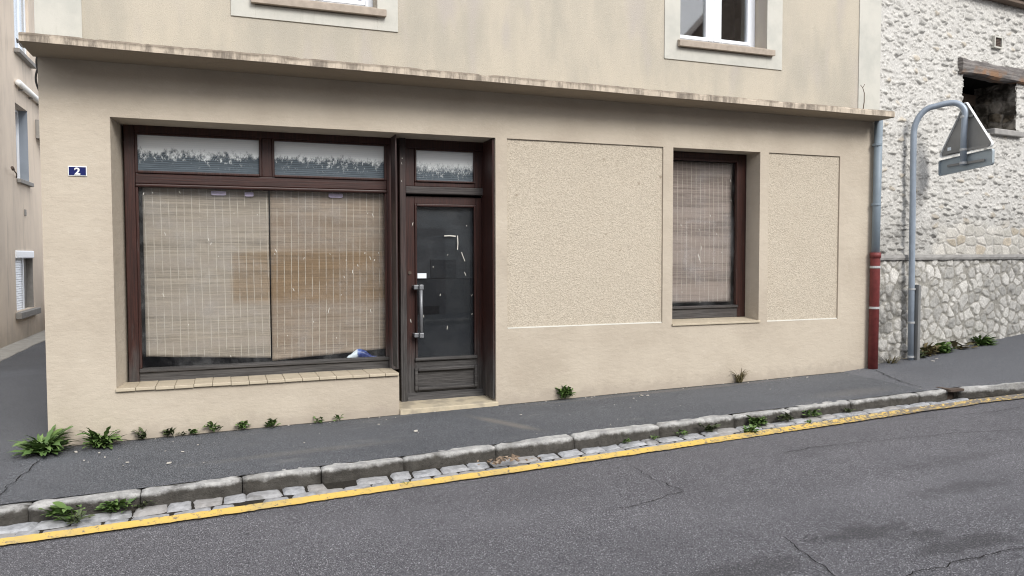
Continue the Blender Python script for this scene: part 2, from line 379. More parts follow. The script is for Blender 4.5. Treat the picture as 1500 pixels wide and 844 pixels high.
M['neigh'] = None
t = NT('neighbour_render', .9, .15)
X, Yc, Zc = t.xyz()
col = t.mix(t.step(t.noise(.9, 5, .6, t.sc(1, 1.3, .5)), .38, .68), (.70, .60, .49), (.58, .50, .415))
col = t.mix(t.math('MULTIPLY', t.step(t.noise(1, 5, .65, t.sc(1, 5, .6)), .54, .72), .45), col, (.36, .31, .26))
lowd = t.math('SUBTRACT', 1, t.step(t.math('ADD', Zc, t.math('MULTIPLY', t.noise(3, 4), .5)), .25, .85))
col = t.mix(t.math('MULTIPLY', lowd, .55), col, (.27, .235, .195))
t.color(col).bump(t.noise(70, 4), .4, .008); M['neigh'] = t.m
M['sillgrey'] = plain('grey_sill_stone', (.26, .25, .235), .85, .2, 0, .25, 12)
M['greyblue'] = plain('grey_blue_shutter', (.23, .26, .30), .6, .3, 0, .15, 5)
M['gatebrown'] = plain('brown_gate_wood', (.07, .035, .025), .7, .3, 0, .3, 20)
M['concrete'] = plain('gutter_concrete', (.33, .315, .285), .9, .15, 0, .35, 8)
M['cable'] = plain('black_cable', (.03, .028, .027), .6, .3)
def leafmat(name, c1, c2):
    t = NT(name, .55, .35); at = t.n('ShaderNodeAttribute', attribute_name='tint')
    t.color(t.mix(at.outputs['Fac'], c1, c2)); return t.m
M['leaf'] = leafmat('weed_leaf', (.050, .105, .028), (.155, .235, .068))
M['leafdark'] = leafmat('weed_leaf_dark', (.040, .060, .026), (.105, .125, .055))
M['leafdry'] = leafmat('dry_weed', (.09, .085, .035), (.24, .19, .10))
M['dead'] = leafmat('dead_leaf', (.10, .065, .04), (.34, .255, .18))

# ------------------------------------------------------------------ ground functions
def h(x):
    x = max(-14, min(16, x)); return .10+.0194*x+max(0, x-7)*.05
KB = [(-14,-1.62),(-6,-1.50),(-1.38,-1.42),(-.58,-1.42),(.08,-1.39),(1.28,-1.37),(2.7,-1.30),(3.6,-1.26),(5.06,-1.21),(6.68,-1.17),(7.1,-1.20),(7.5,-1.30),(8,-1.47),(10,-2.2),(16,-4.4)]
KT = [(-14,-1.80),(-6,-1.66),(-1.35,-1.57),(-.57,-1.54),(.12,-1.50),(1.27,-1.46),(2.72,-1.42),(3.83,-1.35),(5.49,-1.27),(6.7,-1.26),(7.28,-1.30),(8.05,-1.50),(10,-2.22),(16,-4.42)]
YU = [(-14,-2.05),(-6,-1.93),(-1.28,-1.89),(-.14,-1.865),(.51,-1.83),(1.24,-1.795),(2.04,-1.755),(2.94,-1.70),(3.98,-1.63),(5.18,-1.55),(6.57,-1.45),(7.22,-1.46),(7.85,-1.58),(10,-2.32),(16,-4.5)]
def ip(T, x):
    xs = [p[0] for p in T]; return float(np.interp(x, xs, [p[1] for p in T]))
kb = lambda x: ip(KB, x); kt = lambda x: ip(KT, x); yu = lambda x: ip(YU, x)
zroad = lambda x: h(x)-.14
def zwalk(x, y):
    k = min(1, max(0, -y/1.4)); return h(x)-.03*k
def xs_range(a, b, st): return list(np.arange(a, b+1e-6, st))
def ribbon(name, xs, ya, yb, zf, ny, mat, kind='structure', jit=0):
    mb = MB(); n = ny+1
    for i, x in enumerate(xs):
        for j in range(n):
            y = ya(x)+(yb(x)-ya(x))*j/ny
            mb.v.append((x, y, zf(x, y)+(mn.noise((x*.9, y*.9, 3.3))*.006*jit)))
    mb.f = [(i*n+j, (i+1)*n+j, (i+1)*n+j+1, i*n+j+1) for i in range(len(xs)-1) for j in range(ny)]
    o = mb.build(name, mat, None, smooth=True); tag(o, kind=kind); return o

xw = xs_range(-14, 16, .25)
ribbon('road', xw, lambda x: -9.0, lambda x: yu(x)+.0, lambda x, y: zroad(x), 24, M['road'], jit=1)
ribbon('pavement', [x for x in xw if -1.5 <= x <= 7.0]+[7.16], lambda x: kb(x)-.02, lambda x: .2, zwalk, 12, M['walk'], jit=1)
def zalley(x, y): return zwalk(x, y)-.004
ribbon('alley_road', xs_range(-14, -1.0, .25)+[-.9], lambda x: kb(x)-.02, lambda x: 16 if x < -1.4 else .2, lambda x, y: zalley(x, min(y, 0)) if x > -4 else zalley(-4, min(y, 0))+(x+4)*.0194, 30, M['alley'], jit=1)
ribbon('upper_pavement', [6.62]+xs_range(6.75, 16, .25), lambda x: max(kb(x)-.02, -1.19-(x-6.62)*9) if x < 7.1 else kb(x)-.02, lambda x: 3.0, lambda x, y: zwalk(x, min(y,0))+(.006 if x > 6.95 and y > -1.3 else -.012), 12, M['patchwalk'], jit=1)
# far ground sheet, opposite pavement
g = MB(); g.add([(-150,-150,-.75),(150,-150,-.75),(150,150,-.75),(-150,150,-.75)], [(0,1,2,3)])
tag(g.build('ground', M['alley']), kind='structure')
ribbon('far_pavement', xw, lambda x: -10.6, lambda x: -9.0, lambda x, y: h(x)-.03, 4, M['walk'])
mb = MB(); 
for x in xs_range(-14, 15, 1.0): mb.hexa([(x+dx, y, zf) for zf0 in (0, 1) for y in (-9.12, -8.98) for dx in (0, .99) for zf in [h(x+dx)-(.3 if zf0 == 0 else .02)]])
tag(mb.build('far_kerb', M['kerb']), kind='structure')

# kerb of long granite stones
mb = MB(); joints = [-6.2,-5.0,-3.9,-2.6,-1.2,-.55,.10,.65,1.27,2.03,2.73,3.58,4.41,5.07,5.84,6.75,7.12]
def kerbstone(mb, x0, x1, seed, drop=0):
    nl = max(6, int((x1-x0)/.035)); prof = []
    for k in range(15):
        u = k/14
        if u < .40: p = (u/.40*.76, 1.0)
        elif u < .70: a = (u-.40)/.30*math.pi/2; p = (.76+.19*math.sin(a), 1-.30*(1-math.cos(a)))
        else: p = (.95+.05*(u-.70)/.30, .70-(u-.70)/.30*1.25)
        prof.append(p)
    sink = random.uniform(-.008, .006); nb = len(mb.v); off = random.uniform(-.008, .008)
    for i in range(nl+1):
        x = x0+.003+(x1-x0-.006)*i/nl; yb, yt = kb(x), kt(x)
        zt = h(x)-.028+sink-drop; zb = zroad(x)+.01
        e = min(i, nl-i)/nl*(x1-x0); rnd = .012*max(0, 1-e/.030)**2
        for (a, b) in prof:
            y = yb+(yt-yb)*a+off; z = zb+(zt-zb)*b
            dn = mn.fractal((x*11, y*16+seed, z*16), 1, 2, 6)*.015+mn.noise((x*3.2, seed, y*3))*.014+max(0, mn.noise((x*7, seed+3, z*9))-.25)*.03
            mb.v.append((x, y-dn*a+rnd*a*1.2, z+dn*.5*(b > .3)-rnd*(1 if b > .9 else .3)))
    n = len(prof)
    for i in range(nl):
        for k in range(n-1):
            q = nb+i*n+k; mb.f.append((q, q+1, q+n+1, q+n))
    for i in (0, nl): mb.f.append(tuple(nb+i*n+k for k in range(n)))
for i in range(len(joints)-1): kerbstone(mb, joints[i], joints[i+1], i*3.7)
jr = [7.27, 8.3, 9.3, 10.3, 11.4]
for i in range(len(jr)-1): kerbstone(mb, jr[i], jr[i+1], 50+i*3.7)
tag(mb.build('kerb', M['kerb'], None, smooth=True), kind='structure')
# dark gully mouth in the gap between the two kerb runs
g = MB(); g.box(7.115, 7.275, -1.22, -1.12, .06, h(7.2)-.05); g.box(7.10, 7.29, -1.33, -1.14, h(7.2)-.046, h(7.2)-.022)
tag(g.build('kerb_gully', M['rust']), kind='structure')

# gutter of two rows of setts in dark soil
ribbon('gutter', xs_range(-8, 12, .1), lambda x: yu(x)-.02, lambda x: kt(x)+.06, lambda x, y: zroad(x)-.003, 6, M['soil'])
mb = MB(); tints = []
def sett(mb, x0, x1, y0f, y1f, seed, row):
    nu, nv = 9, 6; nb = len(mb.v); tl = random.uniform(-.006, .006); tz = random.uniform(-.004, .006); ty = random.uniform(-.005, .005)
    tint = random.choice([0, 0, .1, .2, .45, .1]); c = [random.uniform(-.009, .009) for _ in range(4)]
    for i in range(nu+1):
        for j in range(nv+1):
            u, v = i/nu, j/nv
            x = x0+(x1-x0)*u+(c[0]*(1-u)*(1-v)+c[1]*u*(1-v)+c[2]*u*v+c[3]*(1-u)*v)*1.3
            ya, yb = y0f(x), y1f(x); y = ya+(yb-ya)*v
            e = min(min(u, 1-u)*(x1-x0), min(v, 1-v)*(yb-ya)); z = .017*(1-max(0, 1-e/.012)**2.2)
            z += tl*(u-.5)*2+ty*(v-.5)*2+tz+mn.fractal((x*16, y*16, seed), 1, 2, 3)*.005*(e > .004)
            x += mn.noise((x*25, y*25, seed))*.006*(e < .03); y += mn.noise((y*25, x*25, seed+9))*.005*(e < .03)
            mb.v.append((x, y, zroad(x)-.006+z)); tints.append(tint)
    for i in range(nu):
        for j in range(nv):
            q = nb+i*(nv+1)+j; mb.f.append((q, q+nv+1, q+nv+2, q+1))
for row in range(2):
    x = -7+row*.1; k = 0
    while x < 11:
        w = random.uniform(.13, .26); gp = random.uniform(.0, .006)
        lo = (lambda x: yu(x)-.045) if row == 0 else (lambda x: (yu(x)*.52+kt(x)*.48)+.002)
        hi = (lambda x: (yu(x)*.52+kt(x)*.48)-.002) if row == 0 else (lambda x: kt(x)+.004)
        if x > 7.2 and row == 1: break
        if random.random() > .03: sett(mb, x, x+w, lo, hi, k*1.7+row*40, row)
        x += w+gp; k += 1
o = mb.build('gutter_setts', M['sett'], None, smooth=True); tag(o, kind='structure')
at = o.data.attributes.new('tint', 'FLOAT', 'POINT'); at.data.foreach_set('value', tints)
# yellow line: ragged painted strip
mb = MB(); xl = xs_range(-7, 12, .02)
for x in xl:
    w = .084+.012*mn.noise((x*6, 1, 0)); rag = lambda s: mn.fractal((x*22, s, 0), 1, 2, 3)*.010
    zz = zroad(x)+.009+(.012 if x > 4.5 else .0)*0
    bump = lambda y: .018*max(0, min(1, (y-(yu(x)-.045))/.02))
    y1 = yu(x)+rag(3)-.008; y0 = yu(x)-w+rag(8)-.03*max(0, min(1, (x-3)/3))
    for k in range(4):
        y = y1+(y0-y1)*k/3; mb.v.append((x, y, zz+bump(y)+.004))
mb.f = [(i*4+k, i*4+k+1, (i+1)*4+k+1, (i+1)*4+k) for i in range(len(xl)-1) for k in range(3)]
o = mb.build('yellow_line', M['yellow'], None, smooth=True); tag(o, kind='structure')
# cracks in the road surface
mb = MB()
def crack(pts, w, zf, seed):
    P = []
    for (a, b) in zip(pts, pts[1:]):
        n = max(2, int(math.dist(a, b)/.03))
        P += [(a[0]+(b[0]-a[0])*i/n, a[1]+(b[1]-a[1])*i/n) for i in range(n)]
    P.append(pts[-1]); nb = len(mb.v)
    for i, (x, y) in enumerate(P):
        j = mn.fractal((x*8, y*8, seed), 1, 2, 4)*.03; x += j; y += mn.fractal((y*8, x*8, seed+4), 1, 2, 4)*.03
        a = P[max(0, i-1)]; b = P[min(len(P)-1, i+1)]; dx, dy = b[0]-a[0], b[1]-a[1]; l = math.hypot(dx, dy) or 1
        ww = w*(.55+.8*abs(mn.noise((x*14, y*14, seed))))*min(1, (i+.4)/6, (len(P)-i-.4)/6)
        for s in (-1, 1): mb.v.append((x-dy/l*ww*s, y+dx/l*ww*s, zf(x, y)+.008))
    for i in range(len(P)-1): mb.f.append((nb+2*i, nb+2*i+2, nb+2*i+3, nb+2*i+1))
zr = lambda x, y: zroad(x)+mn.noise((x*.9, y*.9, 3.3))*.006
crack([(2.94,-1.92),(2.88,-2.39),(2.93,-2.5),(2.91,-2.73),(2.54,-2.84),(2.22,-2.87)], .0035, zr, 1)
crack([(3.01,-3.60),(2.95,-3.86),(2.87,-4.2),(2.80,-4.6)], .0045, zr, 2)
crack([(4.1,-2.25),(4.52,-2.19),(5.2,-2.24),(5.96,-2.33),(6.61,-2.47),(7.6,-2.7)], .0035, zr, 3)
crack([(2.9,-4.42),(3.26,-4.32),(3.63,-4.30),(4.06,-4.32),(4.8,-4.2)], .004, zr, 4)
crack([(5.9,-1.75),(6.4,-1.80),(7.2,-1.86),(8.0,-2.0)], .003, zr, 6)
crack([(-1.31,-.15),(-1.36,-.55),(-1.41,-.95),(-1.44,-1.43)], .0045, lambda x, y: zwalk(x, y), 5)
crack([(7.30,-.10),(7.02,-.75),(6.95,-1.18)], .006, lambda x, y: zwalk(x, y)+.008, 7)
tag(mb.build('road_cracks', M['crack']), kind='structure')

# ------------------------------------------------------------------ the shop building
B = empty('shop_building', (3, 0, h(3)), 'beige two storey building with a closed corner shop on its ground floor', 'building')
XL, XR = -1.37, 7.37
OP = dict(win=(-.86, 1.55, .50, 2.80), door=(1.55, 2.53, .17, 2.80), w2=(4.56, 5.70, .875, 2.80))
def hole(x, z):
    for (a, b, c, d) in OP.values():
        if a < x < b and c < z < d: return True
    return False
xs = sorted({XL, -.86, 1.55, 2.53, 2.652, 4.437, 4.56, 5.70, 5.818, 6.845, XR}); zs = sorted({-.4, .17, .50, .875, .908, 2.80, 3.25})
def tw(p):
    x, y, z = p
    if abs(x+.86) < 1e-4 and y > .1 and .4 < z < 2.9: x = -.815
    return (x, y, z)
PAN = [(2.652, 4.437, .908, 2.80), (5.818, 6.845, .875, 2.80)]
def hole2(x, z): return hole(x, z) or any(a < x < b and c < z < d for a, b, c, d in PAN)
wallgrid(xs, zs, hole2, 0, .46, tw).build('ground_floor_wall', M['plaster'], B)
for (a, b, c, d) in PAN:
    # roughcast infill, set back 14 mm, with real grain
    nx, nz = int((b-a)/.0125), int((d-c)/.0125); g = MB()
    for i in range(nx+1):
        for j in range(nz+1):
            x = a+(b-a)*i/nx; z = c+(d-c)*j/nz
            r = mn.noise((x*66, z*95, 1.3))*.0016+mn.noise((x*115, z*140, 7.7))*.0018
            g.v.append((x, .018+r+.003*mn.noise((x*3, z*3, 0)), z))
    g.f = [(i*(nz+1)+j, (i+1)*(nz+1)+j, (i+1)*(nz+1)+j+1, i*(nz+1)+j+1) for i in range(nx) for j in range(nz)]
    nb = len(g.v); g.v += [(a, .1, c), (b, .1, c), (b, .1, d), (a, .1, d)]; g.f.append((nb, nb+3, nb+2, nb+1))
    pn = g.build('roughcast_panel', M['roughcast'], B)
    g = MB(); n = 60
    for i in range(n+1):
        x = a+.004+(b-a-.008)*i/n; e = .003*mn.noise((x*14, 2, 0))
        g.v += [(x, .03, c+.001), (x, .004+e, c+.001), (x, .012+e, c+.012+e), (x, .03, c+.016)]
    g.f = [(4*i+k, 4*i+k+1, 4*i+5+k, 4*i+4+k) for i in range(n) for k in range(3)]
    g.build('lit_edge_strip', M['trim'], pn)  # pale sloped strip added to bring out a lit bottom edge
# body behind: sides, back, floor, upper storey
g = MB(); g.box(XL, XL+.25, .46, 4.6, -.4, 3.25); g.box(XR-.25, XR, .46, 4.6, -.4, 3.25); g.box(XL+.25, XR-.25, 4.35, 4.6, -.4, 3.25)
g.build('side_wall', M['crepi'], B)
g = MB(); g.box(XL+.25, XR-.25, .46, 4.35, -.4, .15); g.box(XL+.25, XR-.25, .46, 4.35, 3.05, 3.25); g.box(2.60, 2.70, .46, 4, .15, 3.05); g.box(XL+.25, XR-.25, 4, 4.1, .15, 3.05)
g.build('interior', M['interior'], B)
UW = [(.30, 1.375, 3.93, 5.7), (4.63, 5.765, 3.955, 5.7)]
xs = sorted({XL, XR} | {u[i] for u in UW for i in (0, 1)}); zs = [3.25, 3.93, 3.955, 5.7, 6.6]
wallgrid(xs, zs, lambda x, z: any(a < x < b and c < z < d for a, b, c, d in UW), 0, .28).build('upper_wall', M['crepi'], B)
g = MB(); g.box(XL, XL+.25, .28, 4.6, 3.25, 6.6); g.box(XR-.25, XR, .28, 4.6, 3.25, 6.6); g.box(XL+.25, XR-.25, 4.35, 4.6, 3.25, 6.6)
g.build('side_wall', M['crepi'], B)
g = MB(); g.box(XL+.25, XR-.25, 3, 3.1, 3.25, 6.6); g.box(2.9, 3.0, .28, 3, 3.25, 6.6); g.build('interior', M['interior'], B)
g = MB(); g.hexa([(XL-.3,-.4,6.6),(XR+.1,-.4,6.6),(XL-.3,5.0,6.6),(XR+.1,5.0,6.6),(XL-.3,2.2,7.9),(XR+.1,2.2,7.9),(XL-.3,2.4,7.9),(XR+.1,2.4,7.9)])
g.build('roof', M['sillgrey'], B)
g = MB(); g.box(XL+.02, XL+.22, 4.602, 13, -.4, 1.9); g.build('yard_wall', M['crepi'], B)
# pale corner strips
for (a, b) in ((XL-.012, -1.045), (7.095, XR+.055)):
    MB().box(a, b, -.012, .10, 3.34, 6.59).build('corner_strip', M['trim'], B, .003)
# concrete canopy: slab with a worn edge
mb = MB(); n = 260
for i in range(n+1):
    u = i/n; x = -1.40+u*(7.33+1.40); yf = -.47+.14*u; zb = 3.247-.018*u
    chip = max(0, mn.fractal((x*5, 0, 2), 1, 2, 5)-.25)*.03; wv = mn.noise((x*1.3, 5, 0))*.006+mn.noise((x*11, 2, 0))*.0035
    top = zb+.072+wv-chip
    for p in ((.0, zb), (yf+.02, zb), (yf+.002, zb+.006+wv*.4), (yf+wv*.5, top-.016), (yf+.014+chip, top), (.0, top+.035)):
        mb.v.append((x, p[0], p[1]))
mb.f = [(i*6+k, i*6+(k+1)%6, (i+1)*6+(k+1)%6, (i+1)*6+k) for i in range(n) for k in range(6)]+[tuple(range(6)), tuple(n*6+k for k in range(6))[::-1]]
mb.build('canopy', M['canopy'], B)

# shop window joinery
JOIN = (1.0216, .235)
W = MB()
W.box(-.785, -.70, .13, .22, .53, 2.80)          # left stile
W.box(-.70, 1.60, .125, .225, 2.715, 2.80)       # head
W.box(.345, .435, .135, .22, 2.365, 2.715)       # mullion
W.box(1.49, 1.60, .13, .22, .53, 2.715)          # right stile
wf = W.build('shop_window', M['wood'], B, .006)
W = MB(); W.box(-.70, 1.49, .135, .22, 2.275, 2.365); W.build('transom_rail', M['woodh'], wf, .006)
W = MB(); W.box(-.70, 1.49, .115, .225, 2.245, 2.273); W.build('moulding', M['woodh'], wf, .010, segs=3)
W = MB(); W.box(-.70, 1.49, .125, .23, .535, .625); W.box(-.70, 1.49, .105, .2, .627, .66); W.build('bottom_rail', M['greywoodh'], wf, .008)
for (a, b, z0) in ((-.70, .345, 2.365), (.435, 1.49, 2.365)):   # glazing beads + filmed panes
    W = MB(); W.box(a, a+.022, .128, .16, z0, 2.715); W.box(b-.022, b, .128, .16, z0, 2.715); W.box(a+.022, b-.022, .120, .16, z0, z0+.022); W.box(a+.022, b-.022, .128, .16, 2.695, 2.715)
    W.build('glazing_bead', M['wood'], wf, .005)
    MB().box(a+.01, b-.01, .168, .174, z0+.01, 2.71).build('fanlight_pane', M['glass_clean'], wf)
    MB().box(a+.012, b-.012, .1645, .1665, z0+.014, 2.706).build('window_film', M['film'], wf)
MB().box(-.69, 1.485, .170, .176, .64, 2.25).build('window_pane', M['glass'], wf)
for (a, b) in ((-.70, -.678), (1.468, 1.49)): MB().box(a, b, .128, .165, .66, 2.245).build('glazing_bead', M['wood'], wf, .005)
# paint flecks and droppings on the glass
def flecks(name, pts, y, mat, parent):
    g = MB()
    for (x, z, l) in pts:
        ang = random.uniform(-.5, .5); n = 7; P = []
        for k in range(n):
            a = 2*math.pi*k/n; rr = random.uniform(.6, 1.2); u, v = math.cos(a)*.0036*rr, math.sin(a)*l*rr*.42
            P.append((x+u*math.cos(ang)+v*math.sin(ang), y, z+v*math.cos(ang)-u*math.sin(ang)))
        g.prism(P, (0, -1, 0), .0015)
    o = g.build(name, mat, parent); o['kind'] = 'stuff'; return o
px = [(-.475,1.84,.05),(-.12,1.79,.045),(-.10,1.755,.035),(-.04,1.64,.02),(-.50,1.30,.05),(.46,1.69,.05),(.45,1.66,.02),(.71,1.62,.03),(.95,1.66,.02),(1.10,1.60,.02),(1.28,1.67,.03),(1.33,1.62,.05),(1.37,1.60,.03),(1.21,1.55,.04),(1.16,1.49,.05),(1.08,1.44,.03),(1.41,1.67,.02),(.61,1.33,.05),(1.05,1.27,.02),(1.33,1.11,.06),(.93,1.12,.07),(.79,1.02,.02),(-.64,2.19,.03),(-.57,2.2,.02),(-.35,2.21,.03),(.1,2.03,.015),(.3,2.02,.015),(1.36,2.03,.06),(1.31,2.05,.02),(-.3,1.03,.02),(.55,.9,.02),(1.0,.86,.02),(.05,.73,.03)]
flecks('paint_flecks', px, .168, M['fleck'], wf)
# tiled sill
JOIN = None
W = MB(); x = -.865
while x < 1.53:
    w = min(.152, 1.545-x); dz = random.uniform(-.0025, .0025)
    W.hexa([(x+.0015, -.028, .505+dz), (x+w-.0015, -.028, .505+dz), (x+.0015, .36, .480+dz), (x+w-.0015, .36, .480+dz), (x+.0015, -.028, .532+dz), (x+w-.0015, -.028, .532+dz), (x+.0015, .36, .526+dz), (x+w-.0015, .36, .526+dz)]); x += w
W.build('tiled_sill', M['tile'], wf, .004)

# door and its frame
JOIN = (1.0216, .235)
D = MB(); D.box(1.605, 1.665, .075, .22, .172, 2.80); df = D.build('door_frame', M['greywood'], B, .005)
JOIN = None; D = MB(); D.box(2.508, 2.529, .03, .37, .205, 2.795); D.build('jamb_lining', M['wood'], df, .004); D = MB(); D.box(1.552, 1.572, .06, .31, .205, 2.795) if False else D.box(1.553, 1.566, .10, .31, .56, 2.795); D.build('jamb_lining', M['greywood'], df, .003); JOIN = (1.0216, .235)
D = MB(); D.box(1.665, 2.478, .12, .22, 2.69, 2.80); D.box(1.665, 1.765, .135, .22, 2.32, 2.69); D.box(2.385, 2.478, .135, .22, 2.32, 2.69); D.box(1.765, 2.385, .135, .22, 2.32, 2.365)
D.build('fanlight_frame', M['wood'], df, .006)
D = MB(); D.box(1.667, 2.476, .095, .22, 2.245, 2.318); D.build('transom_bar', M['greywoodh'], df, .010, segs=3)
D = MB(); D.box(1.765, 1.783, .122, .15, 2.365, 2.69); D.box(2.367, 2.385, .122, .15, 2.365, 2.69); D.box(1.783, 2.367, .116, .15, 2.365, 2.382); D.box(1.783, 2.367, .122, .15, 2.672, 2.69); D.build('glazing_bead', M['wood'], df, .004)
MB().box(1.77, 2.38, .158, .163, 2.37, 2.685).build('fanlight_pane', M['glass_clean'], df)
MB().box(1.772, 2.378, .1545, .1565, 2.372, 2.683).build('window_film', M['film2'], df)
D = MB(); D.box(1.667, 1.765, .15, .20, .21, 2.225); D.box(2.395, 2.476, .15, .20, .21, 2.225); D.box(1.765, 2.395, .15, .20, 2.15, 2.225)
dl = D.build('door', M['wood'], B, .004)
D = MB(); D.box(1.765, 2.395, .15, .20, .525, .60); D.box(1.765, 2.395, .15, .20, .29, .31); D.build('door_rail', M['greywoodh'], dl, .004)
D = MB()
for (a, b, c, d) in ((1.765, 1.785, .60, 2.15), (2.375, 2.395, .60, 2.15), (1.785, 2.375, 2.125, 2.15)): D.box(a, b, .135, .17, c, d)
D.build('glazing_bead', M['wood'], dl, .006)
D = MB(); D.box(1.757, 2.403, .120, .17, .600, .632); D.build('glazing_bead', M['greywoodh'], dl, .010, segs=3)
MB().box(1.78, 2.38, .172, .177, .625, 2.13).build('door_pane', M['glass_clean'], dl)
D = MB(); D.box(1.765, 2.395, .165, .195, .31, .525); D.build('kick_panel', M['greywoodh'], dl)
D = MB()
for (a, b, c, d) in ((1.752, 1.785, .305, .53), (2.372, 2.405, .305, .53), (1.785, 2.372, .497, .53), (1.785, 2.372, .305, .338)): D.box(a, b, .125, .165, c, d)
D.build('panel_moulding', M['greywoodh'], dl, .010, segs=3)
D = MB(); D.hexa([(1.67,.085,.215),(2.474,.085,.215),(1.67,.2,.215),(2.474,.2,.215),(1.67,.105,.262),(2.474,.105,.262),(1.67,.15,.288),(2.474,.15,.288)]); D.build('weatherboard', M['greywoodh'], dl, .004)
D = MB(); D.tube([(1.800,.045,.84),(1.800,.045,1.36)], .017, 16)
hd = D.build('pull_handle', M['handle'], dl, smooth=False)
for p in hd.data.polygons: p.use_smooth = len(p.vertices) == 4
for z in (.865, 1.335):
    D = MB(); D.box(1.735, 1.828, .060, .085, z-.022, z+.022); D.box(1.735, 1.760, .085, .15, z-.016, z+.016); D.box(1.780, 1.822, .022, .070, z-.024, z+.024)
    D.build('handle_bracket', M['handle'], dl, .005)
D = MB(); D.tube([(1.712,.150,1.475),(1.712,.137,1.475)], .017, 16); D.build('lock_cylinder', M['rust'], dl)
D = MB(); D.hexa([(1.553,-.012,.172),(2.527,-.012,.190),(1.553,.24,.172),(2.527,.24,.190),(1.553,-.012,.196),(2.527,-.012,.206),(1.553,.24,.20),(2.527,.24,.209)])
JOIN = None; D2 = MB(); D2.hexa([(1.553,-.03,.10),(2.545,-.03,.10),(1.553,.40,.10),(2.545,.40,.10),(1.553,-.03,.178),(2.545,-.03,.184),(1.553,.40,.188),(2.545,.40,.194)])
D2.build('door_step', M['step'], df, .006); JOIN = (1.0216, .235)
flecks('paint_flecks', [(1.745,1.95,.05),(2.02,1.25,.03),(2.09,.92,.06),(1.85,1.04,.04),(2.28,1.46,.06),(2.35,1.24,.03),(2.35,1.05,.02),(2.3,1.94,.02),(1.72,1.0,.05),(2.1,1.65,.015),(1.95,1.53,.015)], .148, M['fleck'], dl)
flecks('paint_flecks', [(1.625,2.53,.03),(1.63,2.58,.02),(1.622,2.36,.02),(2.515,2.1,.02),(2.517,1.5,.04)], .073, M['fleck'], df)

# small display window
JOIN = (1.0, .09)
W = MB(); W.box(4.57, 4.68, .15, .23, .92, 2.795); W.box(5.585, 5.698, .15, .23, .92, 2.795); W.box(4.68, 5.585, .15, .23, 2.725, 2.795)
w2 = W.build('display_window', M['wood'], B, .006)
W = MB(); W.box(4.68, 5.585, .15, .23, .92, 1.03); W.box(4.68, 5.585, .130, .2, 1.032, 1.062); W.build('bottom_rail', M['greywoodh'], w2, .007)
W = MB(); W.box(5.563, 5.585, .14, .18, 1.062, 2.725); W.box(4.68, 5.563, .14, .18, 2.703, 2.725); W.build('glazing_bead', M['wood'], w2, .005)
MB().box(4.67, 5.58, .185, .191, 1.04, 2.715).build('window_pane', M['glass'], w2)
JOIN = None
W = MB(); W.hexa([(4.555,-.02,.872),(5.715,-.02,.872),(4.565,.30,.880),(5.695,.30,.880),(4.555,-.02,.893),(5.715,-.02,.893),(4.565,.30,.925),(5.695,.30,.925)]); W.build('window_sill', M['tile'], w2, .003)
JOIN = (1.0, .09)
flecks('paint_flecks', [(5.08,1.63,.09),(5.085,1.60,.16),(5.11,1.72,.07),(4.84,1.98,.04),(5.08,1.93,.03),(5.23,2.09,.04),(5.39,1.67,.03),(5.50,2.5,.05),(5.51,2.27,.03),(5.32,1.88,.03),(4.86,1.22,.03),(5.1,1.1,.03)], .183, M['fleck'], w2)

# upper windows
JOIN = None
def upper(a, b, zb, so, name='upper_window'):
    y0 = .20; W = MB()
    W.box(a, a+.075, y0, y0+.07, zb, 5.7); W.box(b-.075, b, y0, y0+.07, zb, 5.7); W.box(a+.075, b-.075, y0, y0+.07, zb, zb+.075)
    W.box(a+.075, b-.075, y0, y0+.07, 5.6, 5.7); mid = (a+b)/2; W.box(mid-.068, mid-.002, y0-.012, y0+.06, zb+.075, 5.6); W.box(mid+.002, mid+.068, y0-.012, y0+.06, zb+.075, 5.6)
    f = W.build(name, M['pvc'], B, .007)
    for s in (0, 1):
        p, q = (a+.075, mid-.068) if s == 0 else (mid+.068, b-.075)
        W = MB(); W.box(p, p+.035, y0-.008, y0+.05, zb+.075, 5.6); W.box(q-.035, q, y0-.008, y0+.05, zb+.075, 5.6); W.box(p+.035, q-.035, y0-.008, y0+.05, zb+.075, zb+.115); W.build('casement', M['pvc'], f, .006)
        MB().box(p+.03, q-.03, y0+.02, y0+.028, zb+.11, 5.59).build('window_pane', M['double'], f)
    W = MB(); W.hexa([(a-.035,-.065,zb-.085),(b+.075,-.065,zb-.085),(a-.035,.0,zb-.080),(b+.075,.0,zb-.080),(a-.035,-.065,zb-.022),(b+.075,-.065,zb-.022),(a-.035,.0,zb-.003),(b+.075,.0,zb-.003)])
    W.hexa([(a+.002,.0,zb-.002),(b-.002,.0,zb-.002),(a+.002,.2,zb+.012),(b-.002,.2,zb+.012),(a+.002,.0,zb+.006),(b-.002,.0,zb+.006),(a+.002,.2,zb+.025),(b-.002,.2,zb+.025)])
    W.build('window_sill', M['sillwood'], f, .006)
    (c, d, e) = so; W = MB(); W.box(c, a-.0, -.012, .0, e, 5.95); W.box(b, d, -.012, .0, e, 5.95); W.box(a, b, -.012, .0, e, zb-.088); W.box(a, b, -.012, 0, 5.7, 5.95)
    W.build('window_surround', M['trim'], f, .002)
    MB().box(a+.02, b-.02, y0+.35, y0+.36, zb+.02, 5.69).build('dark_room_panel', M['black'], f)  # black panel painted as the unlit room behind the panes
upper(.30, 1.375, 3.93, (.10, 1.567, 3.728)); upper(4.63, 5.765, 3.955, (4.438, 5.975, 3.734))

